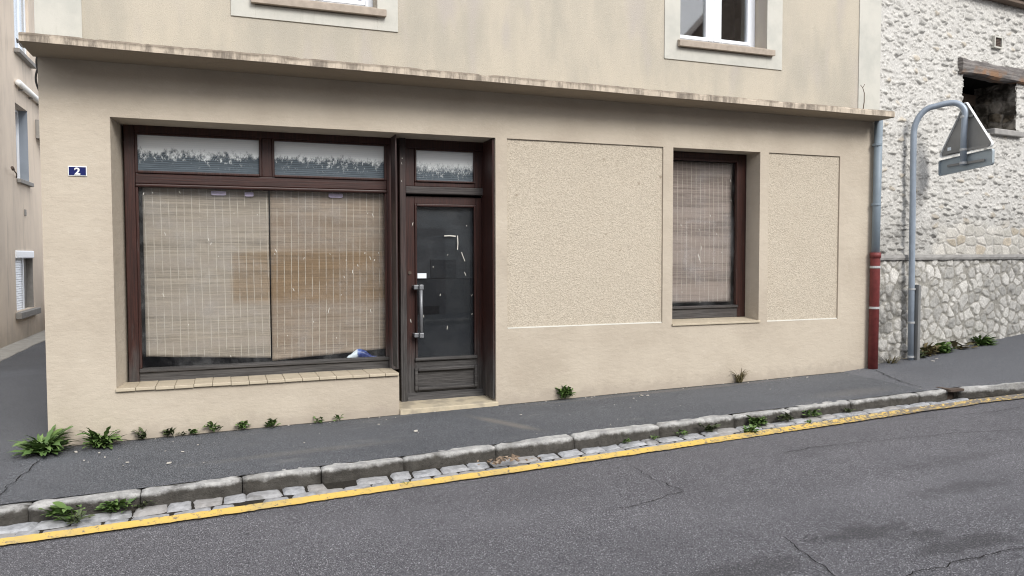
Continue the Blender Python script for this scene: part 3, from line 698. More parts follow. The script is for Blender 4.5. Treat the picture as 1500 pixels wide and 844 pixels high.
# ------------------------------------------------------------------ things on and in the shop front
o = empty('house_number_sign', (-1.105, -.012, 2.343), 'small blue enamel house number plaque reading 2, near the left corner', 'house number')
MB().box(-1.175, -1.037, -.010, -.001, 2.302, 2.383).build('plaque', M['enamelw'], o, .003)
MB().box(-1.168, -1.044, -.0135, -.0101, 2.309, 2.376).build('blue_field', M['enamel'], o, .002)
c = bpy.data.curves.new('digit', 'FONT'); c.body = '2'; c.size = .078; c.extrude = .0012; c.offset = .0022; c.align_x = 'CENTER'
tmp = bpy.data.objects.new('digit_tmp', c); COL.objects.link(tmp); bpy.context.view_layer.update()
me = bpy.data.meshes.new_from_object(tmp.evaluated_get(bpy.context.evaluated_depsgraph_get())); bpy.data.objects.remove(tmp)
me.transform(Matrix.Translation((-1.106, -.0150, 2.315)) @ Matrix.Rotation(R(90), 4, 'X') @ Matrix.Diagonal((1.12, 1, 1, 1))); me.name = 'digit'; me.materials.clear()
link_mesh('digit', me, M['enamelw'], o)

JOIN = (1.0216, .235)
def blind(x0, x1, zb0, zb1, zt, y, mat, label, lean=0):
    nx, nz = 40, 60; g = MB()
    for i in range(nx+1):
        for j in range(nz+1):
            u, v = i/nx, j/nz; x = x0+(x1-x0)*u+lean*(1-v); zb = zb0+(zb1-zb0)*u
            z = zb+(zt-zb)*v+.004*mn.noise((x*6, 3, v))*(1-v)
            g.v.append((x, y+.008*mn.noise((x*1.7, z*1.3, y*9)), z))
    g.f = [(i*(nz+1)+j, (i+1)*(nz+1)+j, (i+1)*(nz+1)+j+1, i*(nz+1)+j+1) for i in range(nx) for j in range(nz)]
    o = g.build('reed_blind', mat, None, smooth=True)
    m = o.modifiers.new('thick', 'SOLIDIFY'); m.thickness = .003
    return tag(o, label, 'blind', 'reed blinds hanging behind the shop glass')
blind(-.655, .403, .752, .690, 2.262, .235, M['reed1'], 'pale faded reed blind filling the left half of the big shop window')
blind(.415, 1.50, .662, .728, 2.262, .228, M['reed2'], 'browner reed blind in the right half of the big shop window')
JOIN = (1.0, .09)
blind(4.60, 5.565, 1.100, 1.092, 2.70, .245, M['reed3'], 'narrow grey reed blind inside the small window between roughcast panels')
JOIN = (1.0216, .235)
for (a, b, z, lab) in ((-.092, .036, 2.212, 'wider lilac tape strip at the top of the left reed blind'), (.195, .272, 2.208, 'short lilac tape strip near the inner edge of the left reed blind'), (.948, 1.082, 2.215, 'lilac tape strip at the top of the right reed blind')):
    g = MB(); n = 8
    for i in range(n+1):
        x = a+(b-a)*i/n; e = .006*(1 if i in (0, n) else 0); g.v += [(x, .205-.002*math.sin(i), z-.019+e), (x, .205-.002*math.sin(i), z+.019-e*.4), (x, .208, z-.019+e), (x, .208, z+.019-e*.4)]
    g.f = [(4*i+a_, 4*i+b_, 4*i+4+b_, 4*i+4+a_) for i in range(n) for a_, b_ in ((0,1),(1,3),(3,2),(2,0))]+[(0,1,3,2),(4*n,4*n+1,4*n+3,4*n+2)]
    tag(g.build('tape_strip', M['lilac']), lab, 'tape', 'lilac tape strips')
# folded magazine lying in the window
t = NT('magazine_print', .35, .5); X, Yc, Zc = t.xyz()
t.color(t.mix(t.step(t.math('ADD', X, t.math('MULTIPLY', t.noise(20, 3), .06)), 1.245, 1.275), (.70, .78, .82), t.mix(t.step(t.noise(14, 4), .45, .6), (.02, .035, .16), (.10, .16, .42))))
g = MB(); n = 14
for i in range(n+1):
    u = i/n; x = 1.10+.29*u; z = .665+.075*math.sin(math.pi*min(1, u*1.15))**1.3+.012*mn.noise((u*9, 0, 0))
    for y, zz in ((.188, .655), (.194, .655+(z-.655)*.6), (.205, z), (.222, max(.66, z-.01))): g.v.append((x, y, zz))
g.f = [(4*i+k, 4*i+k+1, 4*i+5+k, 4*i+4+k) for i in range(n) for k in range(3)]
o = g.build('magazine', t.m, None, smooth=True); m = o.modifiers.new('t', 'SOLIDIFY'); m.thickness = .002
tag(o, 'crumpled blue and white folded paper lying at the foot of the big shop window', 'magazine')
tag(MB().box(1.795, 1.885, .1665, .1705, 1.418, 1.468).build('sticker', M['sticker']), 'small blank white sticker on the door glass above the pull handle', 'sticker')
# dark sheets behind the door glass, tape remains
t = NT('dark_sheet', .6, .3); t.color(t.mix(t.step(t.noise(3, 5, .6, t.sc(1, 1, 3)), .35, .7), (.012, .015, .019), (.024, .029, .035))); M['sheet'] = t.m
M['sheet2'] = plain('darker_sheet', (.013, .0155, .019), .7, .2)
tag(MB().box(1.775, 2.385, .200, .204, 1.415, 2.14).build('dark_sheet', M['sheet']), 'slate dark sheet behind the upper part of the door glass', 'sheet')
tag(MB().box(1.775, 2.385, .192, .196, .62, 1.413).build('dark_sheet', M['sheet2']), 'blacker sheet behind the lower part of the door glass', 'sheet')
tag(MB().box(1.935, 2.20, .194, .198, 1.42, 1.60).build('card_square', M['sheet2']), 'black card rectangle stuck in the middle of the door glass', 'card')
M['sheet3'] = plain('dark_card', (.010, .011, .013), .8, .1)
tag(MB().box(1.80, 2.02, .186, .190, 1.06, 1.14).build('card_strip', M['sheet3']), 'black card strip behind the door glass beside the pull handle', 'card')
def tape(P, w, lab):
    g = MB(); 
    for (a, b) in zip(P, P[1:]):
        d = (Vector((b[0]-a[0], 0, b[1]-a[1]))).normalized(); nrm = Vector((-d.z, 0, d.x))*w
        a3 = Vector((a[0], .1685, a[1])); b3 = Vector((b[0], .1685, b[1])); j = random.uniform(.6, 1.3)
        g.prism([a3-nrm*j, b3-nrm, b3+nrm*j, a3+nrm], (0, -1, 0), .0015)
    tag(g.build('tape_remnant', M['fleck'] if w > .002 else M['sheet']), lab, 'tape', 'tape remnants on the door glass')
tape([(2.07,1.838),(2.13,1.842),(2.19,1.835)], .006, 'torn white tape scrap lying level, upper right of the door glass')
tape([(2.208,1.842),(2.212,1.77),(2.208,1.70)], .005, 'upright torn white tape scrap at the right end of the level one')
tape([(2.25,1.675),(2.262,1.64),(2.285,1.585)], .004, 'thin slanting white tape scrap below the upright one on the door glass')
tape([(1.79,1.832),(1.95,1.829),(2.06,1.834)], .0013, 'hair thin grey tape line across the left of the door glass')

JOIN = None
# downpipe
dp = empty('downpipe', (7.35, -.06, h(7.35)), 'rainwater downpipe, grey above and red below, at the right end of the facade', 'downpipe')
g = MB(); g.tube([(7.345,-.065,1.64),(7.352,-.065,2.3),(7.358,-.065,3.26)], .047, 18); o = g.build('zinc_pipe', M['zinc'], dp, smooth=True)
g = MB(); g.tube([(7.335,-.065,h(7.3)-.02),(7.345,-.065,1.62),(7.345,-.065,1.66)], [.057,.057,.057], 18); g.tube([(7.345,-.065,1.60),(7.345,-.065,1.665)], .064, 18); g.build('iron_pipe', M['redpipe'], dp, smooth=True)
for z, m in ((1.49,'collar'), (1.00,'collar'), (2.24,'zinc'), (2.95,'zinc')):
    g = MB(); g.tube([(7.343,-.065,z-.014),(7.343,-.065,z+.014)], .062 if z < 1.6 else .053, 18); g.box(7.33, 7.356, -.02, .0, z-.01, z+.01); g.build('pipe_collar', M[m], dp, .002)
# dead twig on the canopy
g = MB(); P = [(7.03,-.15,3.33),(7.035,-.16,3.42),(7.03,-.165,3.52),(7.0,-.17,3.58),(6.965,-.17,3.61)]; g.tube(P, [.006,.006,.005,.004,.003], 6); g.tube([P[3],(7.02,-.18,3.62)], .003, 5)
tag(g.build('dead_twig', M['dead']), 'bare dry twig standing on the canopy beside the right corner strip', 'twig')

# ------------------------------------------------------------------ stone house on the right
A0 = Vector((7.44, .09, 0)); ANG = R(7.5); DS = Vector((math.cos(ANG), math.sin(ANG), 0)); DN = Vector((math.sin(ANG), -math.cos(ANG), 0))
def SW(s, d, z): return A0+DS*s+DN*d+Vector((0, 0, z))
SH = empty('stone_house', SW(1.5, 0, .35), 'rubble stone house front with a dark glassless opening under a timber lintel', 'house')
rng = np.random.default_rng(5)
JX = rng.random((64, 64, 4))
def worley(u, v, jit=1.0, off=0, wt=0.):
    iu, iv = np.floor(u).astype(int), np.floor(v).astype(int); F1 = np.full(u.shape, 9.); F2 = F1.copy(); cid = np.zeros(u.shape+(2,), int); dv1 = np.zeros(u.shape); du1 = np.zeros(u.shape)
    for a in (-1, 0, 1):
        for b in (-1, 0, 1):
            ci, cj = iu+a, iv+b; J = JX[(ci+off) % 64, (cj+off*3) % 64]
            px = ci+.5+(J[..., 0]-.5)*jit; py = cj+.5+(J[..., 1]-.5)*jit; dx, dy = u-px, v-py; d = np.sqrt(dx*dx+dy*dy)-wt*J[..., 2]
            near = d < F1; F2 = np.where(near, F1, np.minimum(F2, d)); F1 = np.where(near, d, F1)
            cid[..., 0] = np.where(near, ci, cid[..., 0]); cid[..., 1] = np.where(near, cj, cid[..., 1]); dv1 = np.where(near, dy, dv1); du1 = np.where(near, dx, du1)
    Rn = JX[(cid[..., 0]*7+off+3) % 64, (cid[..., 1]*5+off+11) % 64]
    return F1, F2, Rn, du1, dv1
VT = rng.random((128, 128))
def vnoise(u, v):
    iu, iv = np.floor(u).astype(int), np.floor(v).astype(int); fu, fv = u-iu, v-iv; fu = fu*fu*(3-2*fu); fv = fv*fv*(3-2*fv)
    g_ = lambda a, b: VT[(iu+a) % 128, (iv+b) % 128]
    return (g_(0,0)*(1-fu)+g_(1,0)*fu)*(1-fv)+(g_(0,1)*(1-fu)+g_(1,1)*fu)*fv
def fbm(u, v, o=4):
    r = 0; a = .5; 
    for k in range(o): r = r+a*(vnoise(u*2**k+17*k, v*2**k+31*k)-.5); a *= .5
    return r
def sm(x, a, b):
    q = np.clip((x-a)/(b-a), 0, 1); return q*q*(3-2*q)
def relief(S, Z):
    wu = fbm(S*5, Z*5)*.08; wv = fbm(S*5+40, Z*5+9)*.06
    # upper: flat rubble half buried in pale mortar
    F1, F2, Rn, du, dv = worley((S+wu)/.140, (Z+wv)/.078, 1.0, 0, .22); e = F2-F1+fbm(S*40, Z*40)*.30
    keep = sm(Rn[..., 0], .30, .44); bot = sm(-dv, -.05, .22)
    prof = sm(e, .10, .62)*(1-bot)+sm(e, .12, .34)*bot
    du_ = prof*(.35+.65*Rn[..., 1])*.031*keep*(1-.85*sm(dv, -.32, .32))
    f1, f2, rn, _, dv2 = worley((S+wv)/.055+7, (Z+wu)/.036+3, 1.0, 21); chip = sm(f2-f1, .15, .35)*sm(rn[..., 0], .62, .74)*.013
    du_ = np.maximum(du_, chip)+fbm(S*6, Z*6)*.014+fbm(S*30, Z*40)*.006+fbm(S*80, Z*80)*.004
    stone = prof*keep
    mort = np.stack([np.full(S.shape, c) for c in (.60, .585, .55)], -1)
    sc = np.stack([.37+.20*Rn[..., 2], .36+.195*Rn[..., 2], .335+.18*Rn[..., 2]], -1)
    tanm = (Rn[..., 3] > .90)[..., None]; sc = np.where(tanm, sc*np.array([.92, .83, .71]), sc)
    gm = ((Rn[..., 3] < .12))[..., None]; sc = np.where(gm, sc*.68, sc)
    au = mort*(1-stone[..., None]*.8)+sc*stone[..., None]*.8
    # coursed patch above the ledge
    F1, F2, Rn, du, dv = worley((S+wu*.3)/.21+3, (Z+wv*.5)/.135+5, .62, 9); e = F2-F1; pc = sm(e, .05, .18)
    dc = pc*.016*(.4+.6*Rn[..., 0])+fbm(S*20, Z*20)*.012
    cc = np.stack([.50+.16*Rn[..., 2], .48+.15*Rn[..., 2], .43+.14*Rn[..., 2]], -1); cc = np.where((Rn[..., 3] > .86)[..., None], cc*np.array([.93, .86, .77]), cc)
    ac = np.array([.56, .54, .50])*(1-pc[..., None])+cc*pc[..., None]
    mk = sm(S+fbm(S*3, Z*3)*.6, 1.15, 1.4)*(1-sm(Z+fbm(S*4, Z*4)*.2, 1.98, 2.12))
    du_ = du_*(1-mk)+dc*mk; au = au*(1-mk[..., None])+ac*mk[..., None]
    # greyer, rougher belt above the ledge
    belt = (1-sm(Z+fbm(S*3, Z*3)*.5, 1.75, 2.35))*(1-mk*.7); au = au*(1-.34*(belt*(.55+1.2*np.clip(fbm(S*8+5, Z*12)+.15, 0, .5)))[..., None]); du_ = du_*(1+.4*belt)
    # lower: rounded stones in recessed grey joints
    F1, F2, Rn, du, dv = worley((S+wu*1.2)/.150+11, (Z+wv*1.2)/.135+2, 1., 33, .45); e = F2-F1+fbm(S*22, Z*22)*.40; pl = sm(e, .02, .30)*(1-sm(F1+fbm(S*16, Z*16)*.2, .36, .56))
    dl_ = pl*.020*(.5+.5*Rn[..., 0])+fbm(S*12, Z*12)*.024+fbm(S*60, Z*60)*.007
    cl = np.stack([.38+.30*Rn[..., 2], .37+.29*Rn[..., 2], .345+.27*Rn[..., 2]], -1); cl = cl*(1+1.1*np.minimum(0, fbm(S*22, Z*22)+.06))[..., None]; al = np.array([.34, .325, .29])*(1-pl[..., None])+cl*pl[..., None]
    dirty = (1-sm(S+fbm(S*4, Z*4)*.7, .35, .8))*(1-sm(Z, 1.1, 1.4)); al = al*(1-.42*(dirty*sm(fbm(S*9, Z*9), -.12, .12))[..., None])
    lowm = (Z < 1.60)
    d = np.where(lowm, dl_+.004, du_); A = np.where(lowm[..., None], al, au)
    return d, np.clip(A, .03, .85)
HS0, HS1, HZ0, HZ1 = 1.75, 2.97, 3.285, 4.015
def stonegrid(name, pf, ns, nz, S, Z, skip, mat, parent):
    d, A = relief(S, Z); P = pf(S, Z, d); me = bpy.data.meshes.new(name)
    idx = np.arange(ns*nz).reshape(ns, nz); q = np.stack([idx[:-1, :-1], idx[1:, :-1], idx[1:, 1:], idx[:-1, 1:]], -1)
    if skip is not None: q = q[~skip]
    q = q.reshape(-1, 4)
    me.from_pydata(P.reshape(-1, 3).tolist(), [], q.tolist())
    at = me.attributes.new('alb', 'FLOAT_COLOR', 'POINT'); cc = np.concatenate([A, np.ones(A.shape[:2]+(1,))], -1).astype(np.float32); at.data.foreach_set('color', cc.ravel())
    return link_mesh(name, me, mat, parent, True)
s_ = np.concatenate([np.arange(-.03, 3.75, .0095), np.arange(3.75, 9, .06)]); z_ = np.arange(.05, 5.12, .0095)
S, Z = np.meshgrid(s_, z_, indexing='ij')
edge = fbm(S*9, Z*9)*.05
sc_, zc_ = (S[:-1, :-1]+.005), (Z[:-1, :-1]+.005); ee = fbm(sc_*7+3, zc_*7)*.09
skip = (sc_ > HS0+ee) & (sc_ < HS1) & (zc_ > HZ0) & (zc_ < HZ1+.06)
A0n, DSn, DNn = np.array(A0), np.array(DS), np.array(DN)
pf = lambda S, Z, d: A0n+S[..., None]*DSn+d[..., None]*DNn+Z[..., None]*np.array([0, 0, 1.])
stonegrid('front_wall', pf, len(s_), len(z_), S, Z, skip, M['rubble'], SH)
# right reveal of the opening, stony
q_ = np.arange(0, .60, .0095); z2 = np.arange(HZ0-.02, HZ1+.07, .0095); Q, Z2 = np.meshgrid(q_, z2, indexing='ij')
stonegrid('opening_reveal', lambda S, Z, d: A0n+(HS1-d[..., None]*.9+.02)*DSn-(Q[..., None]-.012)*DNn+(Z[..., None]+1.75)*np.array([0, 0, 1.]), len(q_), len(z2), Q+1.5, Z2-1.75, None, M['darkrubble'], SH)
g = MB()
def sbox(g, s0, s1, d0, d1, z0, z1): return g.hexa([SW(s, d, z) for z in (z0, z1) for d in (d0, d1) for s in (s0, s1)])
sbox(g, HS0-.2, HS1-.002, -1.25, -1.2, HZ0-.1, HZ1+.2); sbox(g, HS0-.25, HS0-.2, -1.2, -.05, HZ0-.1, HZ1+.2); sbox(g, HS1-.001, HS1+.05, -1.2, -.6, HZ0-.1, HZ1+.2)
sbox(g, HS0-.2, HS1-.002, -1.2, -.02, HZ1+.03, HZ1+.2); sbox(g, HS0-.2, HS1-.002, -1.2, -.03, HZ0-.1, HZ0-.02); g.build('dark_recess', M['black'], SH)  # black box lining paints in the deep shade of the opening
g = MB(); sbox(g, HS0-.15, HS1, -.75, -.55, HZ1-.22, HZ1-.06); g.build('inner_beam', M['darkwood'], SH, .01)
# lintel: rough timber with an uneven outline
g = MB(); n = 44; nb = 10
for i in range(n+1):
    s = 1.645+i/n*2.1
    for k in range(nb):
        a = 2*math.pi*k/nb; sq = lambda c: math.copysign(abs(c)**.45, c); d = sq(math.cos(a))*.095; z = sq(math.sin(a))*.098
        nz_ = mn.fractal((s*2.2, a, 1), 1, 2, 4)*.02+mn.noise((s*9, k*3, 3))*.006
        g.v.append(SW(s+(.02*mn.noise((k, 1, 1)) if i == 0 else 0), -.02+d+nz_*.5, 4.108+z+nz_*(1.6 if z > 0 else .7)))
g.f = [(i*nb+k, i*nb+(k+1)%nb, (i+1)*nb+(k+1)%nb, (i+1)*nb+k) for i in range(n) for k in range(nb)]+[tuple(range(nb)), tuple(n*nb+k for k in range(nb))[::-1]]
g.build('timber_lintel', M['lintel'], SH, smooth=False)
g = MB(); sbox(g, 2.39, 3.10, -.50, .07, 3.27, 3.35); g.build('window_sill', M['ledge'], SH, .012)
g = MB(); n = 120
for i in range(n+1):
    s = i/n*9; jj = lambda a: mn.fractal((s*6, a, 0), 1, 2, 4)*.008
    for (d, z) in ((-.05, 1.57), (.045+jj(1), 1.572+jj(2)*.5), (.055+jj(3), 1.60+jj(4)), (.05+jj(5), 1.632+jj(6)*.5), (-.05, 1.652)): g.v.append(SW(s, d, z))
g.f = [(i*5+k, i*5+k+1, (i+1)*5+k+1, (i+1)*5+k) for i in range(n) for k in range(4)]
g.build('stone_ledge', M['ledge'], SH)
g = MB(); sbox(g, -.02, 9, -.05, .13, 5.05, 5.10); sbox(g, -.02, 9, -.05, .16, 5.103, 5.30); g.build('eaves_board', M['darkwood'], SH, .008)
g = MB(); sbox(g, 2.37, 2.395, 0, .048, 4.43, 4.59); sbox(g, 2.54, 2.565, 0, .048, 4.43, 4.59); sbox(g, 2.395, 2.54, 0, .048, 4.43, 4.452); sbox(g, 2.395, 2.54, 0, .048, 4.568, 4.59)
vf = g.build('vent_frame', M['trim'], SH, .003)
g = MB(); sbox(g, 2.395, 2.54, -.01, .026, 4.452, 4.568)
for k in range(5): sbox(g, 2.397, 2.538, .027, .032, 4.462+k*.021, 4.468+k*.021)
g.build('vent_grille', M['rust'], vf)
g = MB(); sbox(g, -.03, 9, -6, -1.26, -.3, 5.1); sbox(g, -.03, 1.5, -1.26, -.05, -.3, 5.1); sbox(g, 3.05, 9, -1.26, -.05, -.3, 5.1); sbox(g, 1.5, 3.05, -1.26, -.05, -.3, 3.1); sbox(g, 1.5, 3.05, -1.26, -.05, 4.3, 5.1)
g.build('house_body', M['neigh'], SH)
g = MB(); g.hexa([SW(s, d, z) for z, ds in ((5.3, (.3, -6.3)), (7.4, (-2.9, -3.1))) for d in ds for s in (-.02, 9)]); g.build('roof', M['sillgrey'], SH)

# ------------------------------------------------------------------ road sign
bx, by = 8.055, .05; bz = h(bx)
RS = empty('road_sign', (bx, by, bz), 'triangular road sign and plate seen from behind on a bent grey post', 'road sign')
tipx, tipy = 8.405, -.35; dv = Vector((tipx-bx, tipy-by, 0)); P = [(bx+.012, by, bz-.05), (bx+.006, by, 1.2), (bx-.005, by, 2.4), (bx-.012, by, 3.12)]
for k in range(1, 13):
    a = k/12*math.pi/2; P.append((bx-.012+dv.x*.42*(1-math.cos(a)), by+dv.y*.42*(1-math.cos(a)), 3.12+.33*math.sin(a)))
for k in range(1, 4): P.append((bx-.012+dv.x*(.42+.11*k), by+dv.y*(.42+.11*k), 3.45+.028*math.sin(k/3*math.pi/2)))
for k in range(1, 9):
    a = k/8*math.pi/2; P.append((bx-.012+dv.x*(.75+.28*math.sin(a)), by+dv.y*(.75+.28*math.sin(a)), 3.478-.15*(1-math.cos(a))))
P += [(tipx, tipy, 3.1), (tipx, tipy, 2.715)]
g = MB(); g.tube(P, .036, 18); g.build('post', M['galv'], RS, smooth=True)
az = R(11); dd = Vector((math.sin(az), math.cos(az), 0)); nn = Vector((math.cos(az), -math.sin(az), 0)); T0 = Vector((tipx, tipy, 0))+nn*.052
def roundpoly(P2, r, n=6):
    out = []; m = len(P2)
    for i in range(m):
        p = Vector(P2[i]); a = (Vector(P2[i-1])-p).normalized(); b = (Vector(P2[(i+1)%m])-p).normalized(); ang = a.angle(b); L = r/math.tan(ang/2)
        s, e = p+a*L, p+b*L; c = p+(a+b).normalized()*(r/math.sin(ang/2)); a0 = math.atan2(s.y-c.y, s.x-c.x); a1 = math.atan2(e.y-c.y, e.x-c.x)
        da = (a1-a0+math.pi)%(2*math.pi)-math.pi
        out += [(c.x+r*math.cos(a0+da*k/n), c.y+r*math.sin(a0+da*k/n)) for k in range(n+1)]
    return out
def panel(P2, r, name, mback, medge, th):
    o2 = roundpoly(P2, r); toV = lambda p, off: T0+dd*p[0]+Vector((0, 0, p[1]))+nn*off
    g = MB(); g.prism([toV(p, 0) for p in o2], nn, .003); f = g.build(name, mback, RS)
    cx = sum(p[0] for p in o2)/len(o2); cz = sum(p[1] for p in o2)/len(o2); ins = [(cx+(p[0]-cx)*.972, cz+(p[1]-cz)*.972) for p in o2]; n = len(o2); g = MB()
    for p, q in zip(o2, ins): g.v += [tuple(toV(p, -.022)), tuple(toV(p, .008)), tuple(toV(q, .008)), tuple(toV(q, -.022))]
    g.f = [(4*i+a, 4*((i+1)%n)+a, 4*((i+1)%n)+(a+1)%4, 4*i+(a+1)%4) for i in range(n) for a in range(4)]
    g.build('folded_rim', medge, f); return f
tp = panel([(-.43, 2.893), (.475, 2.860), (.03, 3.50)], .03, 'triangle_panel', M['alu'], M['whitepaint'], .03)
panel([(-.415, 2.680), (.46, 2.632), (.46, 2.826), (-.415, 2.868)], .03, 'lower_plate', M['alu2'], M['alu2'], .03)
for z, w in ((3.30, .10), (2.905, .36), (2.745, .30)):
    g = MB(); g.obox(T0-nn*.022+Vector((0, 0, z)), dd, nn, Vector((0, 0, 1)), w, .008, .014); g.build('mounting_rail', M['alu'], RS, .002)
for z in (3.30, 2.905, 2.745):
    g = MB(); g.tube([(tipx, tipy, z-.014), (tipx, tipy, z+.014)], .043, 18); g.obox(Vector((tipx, tipy, z))+nn*.045, dd, nn, Vector((0, 0, 1)), .03, .02, .012)
    g.build('clamp', M['collar'], RS, .002)
o = MB(); o.obox(T0-nn*.0025+dd*.30+Vector((0, 0, 2.955)), dd, nn, Vector((0, 0, 1)), .03, .0012, .02); o.build('sticker', M['sticker'], tp)
# old flat upright strapped to the post foot
g = MB(); g.box(bx+.048, bx+.064, by-.07, by+.03, bz-.05, bz+.955); g.box(bx+.064, bx+.088, by-.07, by-.058, bz-.05, bz+.945); g.box(bx+.064, bx+.088, by+.018, by+.03, bz-.05, bz+.945); g.build('stub_channel', M['alu'], RS, .003)
for z in (bz+.90, bz+.48, bz+.05):
    g = MB(); g.tube([(bx+.010, by, z-.012), (bx+.010, by, z+.012)], .043, 16); g.box(bx+.03, bx+.05, by-.02, by+.02, z-.012, z+.012)
    g.build('strap', M['collar'], RS)

# ------------------------------------------------------------------ neighbour house across the alley
NX = -3.56
NH = empty('neighbour_house', (NX-2, 10, .05), 'beige rendered house side seen down the alley at the left edge', 'house')
NW = [(9.62, 10.80, 5.52, 7.0), (9.50, 10.46, 3.09, 4.49), (9.18, 10.56, .62, 1.75)]
ys = sorted({5., 16.} | {w[i] for w in NW for i in (0, 1)}); zs = sorted({-.4, 7.8} | {w[i] for w in NW for i in (2, 3)})
g = wallgrid(ys, zs, lambda y, z: any(a < y < b and c < z < d for a, b, c, d in NW), 0, .3)
g.v = [(NX-v[1], v[0], v[2]) for v in g.v]; g.build('side_wall', M['neigh'], NH)
g = MB(); g.box(NX-6, NX-.62, 5, 16, -.4, 7.8); g.build('house_body', M['neigh'], NH)
g = MB(); g.hexa([(NX-6.3,4.7,7.8),(NX+.3,4.7,7.8),(NX-6.3,16.3,7.8),(NX+.3,16.3,7.8),(NX-3.2,4.7,9.8),(NX-2.8,4.7,9.8),(NX-3.2,16.3,9.8),(NX-2.8,16.3,9.8)]); g.build('roof', M['sillgrey'], NH)
# top window
a, b, c, d = NW[0]
g = MB(); g.box(NX-.12, NX-.05, a, a+.07, c, d); g.box(NX-.12, NX-.05, b-.07, b, c, d); g.box(NX-.12, NX-.05, a+.07, b-.07, c, c+.08); g.box(NX-.11, NX-.04, (a+b)/2-.04, (a+b)/2+.04, c+.08, d)
f = g.build('upper_window', M['pvc'], NH, .005); MB().box(NX-.066, NX-.060, a+.06, b-.06, c+.07, d).build('window_pane', M['glass_clean'], f); MB().box(NX-.082, NX-.07, a+.07, b-.07, c+.08, d).build('blind', M['bluewhite'], f)  # blind's pale blue paints in the sky reflected by the pane
MB().box(NX+.002, NX+.10, a-.1, b+.1, c-.10, c-.02).build('window_sill', M['sillgrey'], f, .01)
# middle window with a grey closed shutter
a, b, c, d = NW[1]
g = MB(); g.box(NX-.20, NX-.15, a, a+.05, c, d); g.box(NX-.20, NX-.15, b-.05, b, c, d); g.box(NX-.20, NX-.15, a+.05, b-.05, d-.05, d)
f = g.build('middle_window', M['pvc'], NH, .004); MB().box(NX-.22, NX-.19, a+.05, b-.05, c, d-.05).build('closed_shutter', M['greyblue'], f)
g = MB(); g.box(NX-.149, NX-.002, b-.012, b-.001, c, d); g.build('reveal_lining', M['greyblue'], f)
MB().box(NX+.002, NX+.07, a-.04, b+.06, c-.08, c-.005).build('window_sill', M['sillgrey'], f, .008)
# lower window with roller shutter
a, b, c, d = NW[2]
g = MB(); g.box(NX-.05, NX+.03, a+.002, b-.002, d-.15, d-.002); f = g.build('shutter_box', M['pvc'], NH, .02)
g = MB(); z = c
while z < d-.16: g.hexa([(NX-.10, a+.002, z), (NX-.075, a+.002, z+.003), (NX-.10, b-.55, z), (NX-.075, b-.55, z+.003), (NX-.10, a+.002, z+.042), (NX-.088, a+.002, z+.042), (NX-.10, b-.55, z+.042), (NX-.088, b-.55, z+.042)]); z += .045
g.build('roller_shutter', M['pvc'], f); MB().box(NX-.11, NX-.06, b-.549, b-.48, c, d-.152).build('shutter_guide', M['pvc'], f)
MB().box(NX-.20, NX-.18, a+.003, b-.003, c, d-.15).build('dark_pane', M['greyblue'], f)
g = MB(); g.box(NX-.19, NX-.002, b-.012, b-.001, c, d-.152); g.box(NX-.17, NX-.115, b-.48, b-.012, c, d-.152); g.build('reveal_lining', M['sillgrey'], f)
MB().box(NX+.002, NX+.10, a-.1, b+.12, c-.13, c-.01).build('window_sill', M['sillgrey'], f, .012)
MB().box(NX+.001, NX+.02, 9.95, 10.06, 2.42, 2.54).build('wall_vent', M['sillgrey'], NH, .004)
o = empty('wall_pipe', (NX+.06, 10.6, 4.83), 'white plastic pipe fixed level across the neighbouring wall in the alley', 'pipe')
g = MB(); g.tube([(NX+.065, 9.5, 4.86), (NX+.065, 11.4, 4.83), (NX+.065, 11.75, 4.78), (NX+.065, 11.88, 4.62), (NX+.065, 11.9, 4.2), (NX+.065, 11.9, .1)], .055, 12); g.build('pipe_run', M['whitepaint'], o, smooth=True)
for y in (9.8, 10.6, 11.3):
    g = MB(); g.box(NX+.001, NX+.07, y, y+.04, 4.76, 4.80)
    g.build('pipe_bracket', M['sillgrey'], o)
o = empty('wall_box', (NX+.15, 11.4, 4.2), 'open weathered box on a bracket high on the alley wall', 'box')
g = MB(); g.box(NX+.002, NX+.28, 11.12, 11.17, 4.06, 4.44); g.box(NX+.002, NX+.28, 11.17, 11.75, 4.06, 4.10); g.box(NX+.002, NX+.28, 11.17, 11.75, 4.40, 4.44); g.build('box_frame', M['sillgrey'], o, .004)
MB().box(NX+.004, NX+.05, 11.17, 11.75, 4.10, 4.40).build('box_back', M['black'], o)
o = MB(); o.tube([(NX, 9.45, 3.10), (NX+.06, 9.2, 3.14), (NX+.10, 8.75, 3.19)], .010, 8); o.tube([(NX+.10, 8.77, 3.18), (NX+.10, 8.70, 3.21)], .026, 10)
tag(o.build('shutter_hook', M['rust']), 'rusty rod with a pale tip beside the middle window of the alley house', 'hook')
o = empty('alley_gate', (-3.2, 12.05, 0), 'low brown wooden gate at the far end of the alley', 'gate')
g = MB()
for k in range(6): g.box(-3.52+k*.16, -3.52+k*.16+.15, 11.62, 11.65, .03, .74+.01*(k % 2))
g.build('boards', M['gatebrown'], o, .004); g = MB(); g.box(-3.53, -2.56, 11.65, 11.68, .2, .28); g.box(-3.53, -2.56, 11.65, 11.68, .55, .63); g.build('rail', M['gatebrown'], o)
g = MB(); n = 60
for i in range(n+1):
    y = 5+11*i/n; w = .34+.05*mn.noise((y*1.2, 0, 0))
    for (x, z) in ((NX, .07), (NX+.08, .055), (NX+w, .035+.006*mn.noise((y*3, 1, 1))), (NX+w+.01, .0)): g.v.append((x, y, z+.012))
g.f = [(i*4+k, (i+1)*4+k, (i+1)*4+k+1, i*4+k+1) for i in range(n) for k in range(3)]
tag(g.build('alley_gutter', M['concrete']), kind='structure')
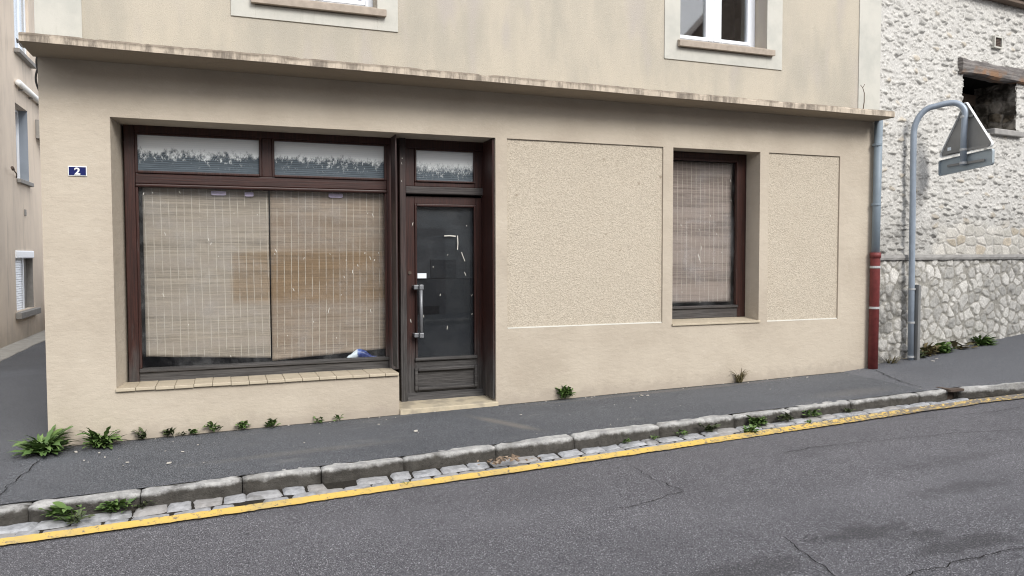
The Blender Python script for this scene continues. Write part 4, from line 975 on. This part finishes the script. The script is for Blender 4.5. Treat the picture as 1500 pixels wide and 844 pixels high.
# cable loop hanging at the corner
g = MB(); P0 = [Vector((-3.5, 9.5, 5.66)), Vector((-2.48, 4.7, 4.49)), Vector((-1.41, -.1, 3.32))]
g.tube([P0[0].lerp(P0[1], k/8)+Vector((0, 0, -.05*math.sin(math.pi*k/8))) for k in range(9)]+[P0[1].lerp(P0[2], k/8)+Vector((0, 0, -.05*math.sin(math.pi*k/8))) for k in range(1, 9)], .011, 8)
tag(g.build('cable', M['cable']), 'black cable crossing the alley to the canopy end', 'cable')
g = MB()
for ph in (0, 2.4):
    P = []
    for k in range(25):
        u = k/24; P.append((-1.435+.022*math.sin(u*9+ph)-.035*math.sin(math.pi*u), .55+.01*math.cos(u*9+ph), 3.50-.62*u))
    g.tube(P, .009, 7)
tag(g.build('cable', M['cable']), 'pair of twisted black cables hanging under the left canopy end', 'cable')

# ------------------------------------------------------------------ houses across the street (seen in the window reflections)
def far_house(x0, x1, y0, z1, gable, mat, label, wins):
    o = empty('facing_house', ((x0+x1)/2, y0, h((x0+x1)/2)), label, 'house'); g = MB(); xm = (x0+x1)/2
    g.box(x0, x1, y0-6, y0, -.8, z1); 
    if gable: g.add([(x0, y0, z1), (x1, y0, z1), (xm, y0, z1+gable), (x0, y0-.5, z1), (x1, y0-.5, z1), (xm, y0-.5, z1+gable)], [(0,1,2),(3,5,4),(0,2,5,3),(1,4,5,2)])
    g.build('wall', mat, o); g = MB()
    if gable:
        for (p, q) in (((x0-.05, z1-.04), (xm, z1+gable+.01)), ((xm, z1+gable+.01), (x1+.05, z1-.04))):
            g.hexa([(p[0], y0-.55, p[1]), (q[0], y0-.55, q[1]), (p[0], y0+.06, p[1]), (q[0], y0+.06, q[1]), (p[0], y0-.55, p[1]+.08), (q[0], y0-.55, q[1]+.08), (p[0], y0+.06, p[1]+.08), (q[0], y0+.06, q[1]+.08)])
    else: g.hexa([(x0-.2,y0+.4,z1),(x1+.2,y0+.4,z1),(x0-.2,y0-6.4,z1),(x1+.2,y0-6.4,z1),(x0-.2,y0-2.8,z1+1.6),(x1+.2,y0-2.8,z1+1.6),(x0-.2,y0-3.2,z1+1.6),(x1+.2,y0-3.2,z1+1.6)])
    g.build('roof', M['gatebrown'], o)
    for (a, b, c, d, m) in wins:
        f = MB().box(a, b, y0, y0+.03, c, d).build('window' if c > .6 else 'door', m, o)
        if c > .6: MB().box(a+.08, b-.08, y0+.031, y0+.036, c+.08, d-.08).build('window_pane', M['sheet2'], f)
far_house(-16, 9.2, -10.6, 4.6, 0, M['sillgrey'], 'long grey house across the street with brown doors', [(-7,-5.8,.9,2.3,M['pvc']),(-3.6,-2.5,.9,2.3,M['pvc']),(.3,3.2,-.1,2.4,M['gatebrown']),(4.0,5.2,-.1,2.3,M['gatebrown']),(6.6,7.8,.9,2.3,M['pvc'])])
far_house(10.2, 19, -10.6, 5.6, 4.6, M['darkwood'], 'tall dark gabled house across the street', [(12,13,1.2,2.6,M['pvc']),(15,16.2,1.2,2.6,M['pvc']),(13.8,15,4,5.5,M['pvc'])])

# ------------------------------------------------------------------ weeds, litter
def weed(x, y, z, r, hgt_, n, mat, label, cat='weed', group=None, kind='blade', name='weed', spread=1.0, away=None):
    g = MB(); tints = []
    for k in range(n):
        a = random.uniform(0, 2*math.pi)
        if away is not None: a = random.gauss(away, .95)
        el = random.uniform(.15, 1.25) if kind != 'grass' else random.uniform(.8, 1.45)
        L = r*random.uniform(.6, 1.1)*(1 if kind != 'grass' else 1); w = L*(.088 if kind == 'blade' else .04 if kind == 'grass' else .20)*random.uniform(.8, 1.3)
        d = Vector((math.cos(a), math.sin(a), 0)); s = Vector((-d.y, d.x, 0)); nb = len(g.v); m = 8 if kind != 'leaflet' else 6; tt = random.random()
        base = Vector((x, y, z))+d*random.uniform(0, .12*r)+s*random.uniform(-.15, .15)*r*spread
        if kind == 'leaflet': base += Vector((random.uniform(-1, 1)*r*.5*spread, random.uniform(-.5, .5)*r*.5, random.uniform(0, hgt_)*.7))
        roll = random.uniform(-.5, .5); droop = random.uniform(.5, 1.5)
        for i in range(m+1):
            u = i/m; rad = L*u*math.cos(el*(1-u*.4)); up = hgt_/r*L*math.sin(el)*(u*1.6-droop*u*u*.9)
            p = base+d*rad+Vector((0, 0, max(.004, up)))
            if kind == 'blade': ww = w*(math.sin(math.pi*min(1, u*.93+.07))**.7)*(1+.35*math.sin(u*24+k)*(u > .2))
            elif kind == 'grass': ww = w*(1-u*.9)
            else: ww = w*(math.sin(math.pi*(u*.96+.04))**.75)
            up_ = Vector((0, 0, 1))*math.sin(roll)*ww
            g.v += [tuple(p-s*ww*math.cos(roll)-up_+Vector((0, 0, .15*ww))), tuple(p-Vector((0, 0, .12*ww))), tuple(p+s*ww*math.cos(roll)+up_+Vector((0, 0, .15*ww)))]; tints += [min(1, tt*.75+.25*u)]*3
        for i in range(m):
            q = nb+3*i; g.f += [(q, q+1, q+4, q+3), (q+1, q+2, q+5, q+4)]
    o = g.build(name, mat, None, smooth=True); at = o.data.attributes.new('tint', 'FLOAT', 'POINT'); at.data.foreach_set('value', tints)
    return tag(o, label, cat, group)
GW = 'weeds along the foot of the shop wall'; GK = 'weeds growing along the kerb'; GS = 'weeds at the foot of the stone wall'
weed(-1.37, -.17, h(-1.37)-.004, .235, .22, 130, M['leaf'], 'largest green rosette weed, at the left bottom corner of the shop building', group=GW, name='dandelion_clump', spread=1.4)
weed(-.97, -.11, h(-.97)-.002, .20, .20, 85, M['leaf'], 'second large rosette weed, just right of the corner clump', group=GW, name='dandelion_clump', spread=1.3, away=-1.57)
for (x, r, n, m, lab) in ((-.67,.10,16,'leafdark','small dark weed under the left end of the shop window sill'),(-.455,.105,18,'leafdark','dark bushy little weed, second small one right of the two large clumps'),(-.36,.07,10,'leafdark','tiny weed squeezed beside the dark bushy one'),(-.27,.10,14,'leaf','small upright green weed, third gap right of the large clumps'),(-.10,.11,16,'leaf','small green weed below the left quarter of the shop window'),(.13,.12,18,'leaf','low spreading weed under the unfaded edge of the left blind'),(.38,.11,18,'leaf','green weed below the meeting edges of the two blinds'),(.79,.09,12,'leaf','low green weed below the right blind'),(.97,.075,10,'leaf','last small weed before the door step')):
    weed(x, -.03, h(x)+.0, r*.62, r*random.uniform(.5, .85), n*2, M[m], lab, group=GW, kind='leaflet', away=-1.57)
weed(3.26, -.03, h(3.26), .085, .11, 80, M['leaf'], 'rounded green weed below the large roughcast panel', group=GW, kind='leaflet', away=-1.57)
weed(5.42, -.035, h(5.42), .17, .18, 70, M['leafdry'], 'yellowish grassy tuft below the small window', group=GW, kind='grass'); 
for (x, dy, r, n, kind, m, lab) in ((-.985,-.02,.17,20,'leaflet','leaf','broad leaved weed against the kerb, furthest left'),(-.90,-.16,.11,14,'leaflet','leafdark','low weed between the setts below the furthest left one'),(-.69,-.0,.14,26,'leaflet','leaf','leafy weed against the kerb, second from the left'),(-.52,.0,.09,8,'leaflet','leafdark','little dark weed in the kerb foot right of the second one'),(1.2,-.33,.075,16,'grass','leaf','tiny grass tuft in the setts below the shop door'),(.92,-.33,.06,10,'grass','leafdark','tiny dull grass tuft in the setts left of the door'),(3.2,-.02,.085,12,'leaflet','leaf','small weed at the kerb below the large roughcast panel'),(3.5,-.02,.07,10,'leaflet','leaf','smaller weed at the kerb right of it'),(3.78,-.01,.09,12,'leaflet','leaf','small kerb weed before the long mossy stretch'),(4.08,-.01,.13,22,'leaflet','leafdark','dark low weed at the kerb below the small window'),(4.62,-.02,.13,80,'leaflet','leaf','largest kerb weed patch, leaning on the kerb at right'),(4.35,-.24,.10,40,'leaflet','leaf','bright weed in the setts in front of the largest kerb patch'),(4.95,-.02,.13,18,'leaflet','leafdark','dull weed right of the largest kerb patch'),(5.3,-.0,.12,18,'leaflet','leaf','weed against the kerb below the narrow roughcast panel'),(5.05,-.22,.07,8,'leaflet','leaf','tiny weed in the setts right of the bright one'),(5.75,.0,.09,12,'leaflet','leafdark','last dull weed on the kerb before the gully')):
    weed(x, kt(x)-.03+dy, zroad(x)+.012, r*.60, r*.5, n*2, M[m], lab, group=GK, kind=kind, away=-1.57 if dy > -.1 else None, spread=1.5)
def wf_(s, off=.06): p = SW(s, off, 0); return p.x, p.y, h(p.x)-.01
for (s, r, hh, n, kind, m, lab) in ((.30,.22,.16,26,'grass','leafdry','thin dry stalks between the downpipe and the sign post'),(.80,.11,.10,22,'leaflet','leafdark','small dark weed just left of the sign post'),(1.02,.12,.14,60,'leaflet','leafdry','dry olive weed right of the sign post foot'),(1.30,.13,.11,80,'leaflet','leaf','broad dull weed along the stone wall'),(1.75,.17,.10,16,'leaflet','leafdry','low dry weed between the two bigger ones at the stone wall'),(2.15,.21,.20,90,'blade','leaf','bright green leafy clump at the foot of the stone wall, furthest right')):
    x, y, z = wf_(s, .08); weed(x, y, z, r, hh, n, M[m], lab, group=GS, kind=kind, spread=1.5, away=-1.4)
# heap of dry leaves in the gutter
g = MB(); tints = []
for k in range(70):
    x = 2.03+random.gauss(0, .085); y = yu(2.03)+.09+random.gauss(0, .03); z = zroad(x)+.03+abs(random.gauss(0, .012))+max(0, .03-abs(x-2.03)*.2); r = random.uniform(.012, .03); a = random.uniform(0, 6.3); nb = len(g.v); c, s = math.cos(a), math.sin(a)
    for (u, v, w) in ((-1,0,.2),(-.3,.5,.5),(.5,.4,.2),(1,0,.6),(.4,-.5,.1),(-.4,-.4,.4)): g.v.append((x+(u*c-v*s)*r, y+(u*s+v*c)*r, z+w*r*random.uniform(.2, 1.4)))
    g.f.append(tuple(range(nb, nb+6))); tints += [random.random()]*6
o = g.build('dry_leaves', M['dead']); at = o.data.attributes.new('tint', 'FLOAT', 'POINT'); at.data.foreach_set('value', tints)
tag(o, 'little heap of dry brown leaves in the gutter', 'dry leaves', kind='stuff')
# pale plaster crumbs on the pavement
g = MB(); pts = [(-1.13,-.26,.022),(-.95,-.36,.016),(-.89,-.52,.014),(-.71,-.74,.014),(-.41,-.89,.022),(-.33,-.59,.014),(-1.03,-.55,.013),(1.54,-.71,.028),(1.29,-.33,.012),(4.06,-.22,.022),(4.12,-.24,.018),(3.92,-.3,.012),(-.22,-.42,.012),(2.6,-.5,.012),(6.3,-.12,.016),(3.55,-.08,.013),(8.35,-.08,.02),(8.2,-.16,.025)]
pts += [(random.uniform(-1.2, 7), random.uniform(-1.2, -.03), random.uniform(.004, .009)) for _ in range(38)]+[(random.uniform(-1, 7.2), random.uniform(-.09, -.01), random.uniform(.004, .011)) for _ in range(60)]
for (x, y, r) in pts:
    a = random.uniform(0, 3); c, s = math.cos(a), math.sin(a); z = zwalk(x, y)+.004
    P = [(x+(u*c-v*s)*r, y+(u*s+v*c)*r, z) for (u, v) in ((-1, -.1), (-.4, .5), (.5, .45), (1, 0), (.3, -.5))]; g.prism(P, (0, 0, 1), r*.35)
tag(g.build('plaster_crumbs', M['crumb']), 'pale plaster crumbs scattered on the dark pavement', 'crumbs', kind='stuff')

# ------------------------------------------------------------------ light, sky, camera
w = bpy.data.worlds.new('World'); scene.world = w; w.use_nodes = True; nt = w.node_tree
bg = nt.nodes['Background']; sky = nt.nodes.new('ShaderNodeTexSky'); sky.sky_type = 'NISHITA'; sky.sun_disc = False
EL, AZ = 36, 166           # AZ clockwise from +Y
sky.sun_elevation = R(EL); sky.sun_rotation = R(AZ); sky.dust_density = 2.0
tc = nt.nodes.new('ShaderNodeTexCoord'); nz = nt.nodes.new('ShaderNodeTexNoise'); nz.inputs['Scale'].default_value = 2.6; nz.inputs['Detail'].default_value = 7; nz.inputs['Roughness'].default_value = .6
mp = nt.nodes.new('ShaderNodeMapping'); mp.inputs['Scale'].default_value = (1, 1, 2.2); nt.links.new(tc.outputs['Generated'], mp.inputs[0]); nt.links.new(mp.outputs[0], nz.inputs['Vector'])
rp = nt.nodes.new('ShaderNodeValToRGB'); rp.color_ramp.elements[0].position = .34; rp.color_ramp.elements[0].color = (.45, .45, .45, 1); rp.color_ramp.elements[1].position = .6; nt.links.new(nz.outputs['Fac'], rp.inputs[0])
cl = nt.nodes.new('ShaderNodeMix'); cl.data_type = 'RGBA'; nt.links.new(rp.outputs[0], cl.inputs[0]); nt.links.new(sky.outputs[0], cl.inputs[6]); cl.inputs[7].default_value = (9.0, 9.1, 9.5, 1)
nt.links.new(cl.outputs[2], bg.inputs['Color']); bg.inputs['Strength'].default_value = .12
sun = bpy.data.lights.new('sun', 'SUN'); sun.energy = 1.95; sun.angle = R(25); sun.color = (1, .98, .945)
so = bpy.data.objects.new('sun', sun); COL.objects.link(so)
sd = Vector((math.sin(R(AZ))*math.cos(R(EL)), math.cos(R(AZ))*math.cos(R(EL)), math.sin(R(EL)))); so.rotation_euler = sd.to_track_quat('Z', 'Y').to_euler(); so.location = sd*20

cam = bpy.data.cameras.new('camera'); co = bpy.data.objects.new('camera', cam); COL.objects.link(co); scene.camera = co
yw, pt, rl = R(20.5625), R(2.4841), R(.133)
fw = Vector((math.sin(yw)*math.cos(pt), math.cos(yw)*math.cos(pt), -math.sin(pt))); rt = Vector((math.cos(yw), -math.sin(yw), 0)); dn = fw.cross(rt)
r2 = rt*math.cos(rl)+dn*math.sin(rl); d2 = dn*math.cos(rl)-rt*math.sin(rl)
co.matrix_world = Matrix(((r2.x, -d2.x, -fw.x, 0), (r2.y, -d2.y, -fw.y, -7.2), (r2.z, -d2.z, -fw.z, 1.65), (0, 0, 0, 1)))
cam.sensor_width = 36; cam.lens = 1127/1500*36; cam.clip_end = 1000; cam.clip_start = .05
scene.cycles.filter_width = 1.1
scene.view_settings.view_transform = 'Standard'; scene.view_settings.look = 'None'; scene.view_settings.gamma = 1; scene.view_settings.exposure = .70
# put the origin of every single-mesh thing at its base
for o in list(scene.objects):
    if o.type == 'MESH' and o.parent is None and 'label' in o:
        n = len(o.data.vertices); co_ = np.empty(n*3); o.data.vertices.foreach_get('co', co_); co_ = co_.reshape(-1, 3)
        c = Vector(((co_[:, 0].min()+co_[:, 0].max())/2, (co_[:, 1].min()+co_[:, 1].max())/2, co_[:, 2].min()))
        o.data.transform(Matrix.Translation(-c)); o.location = c
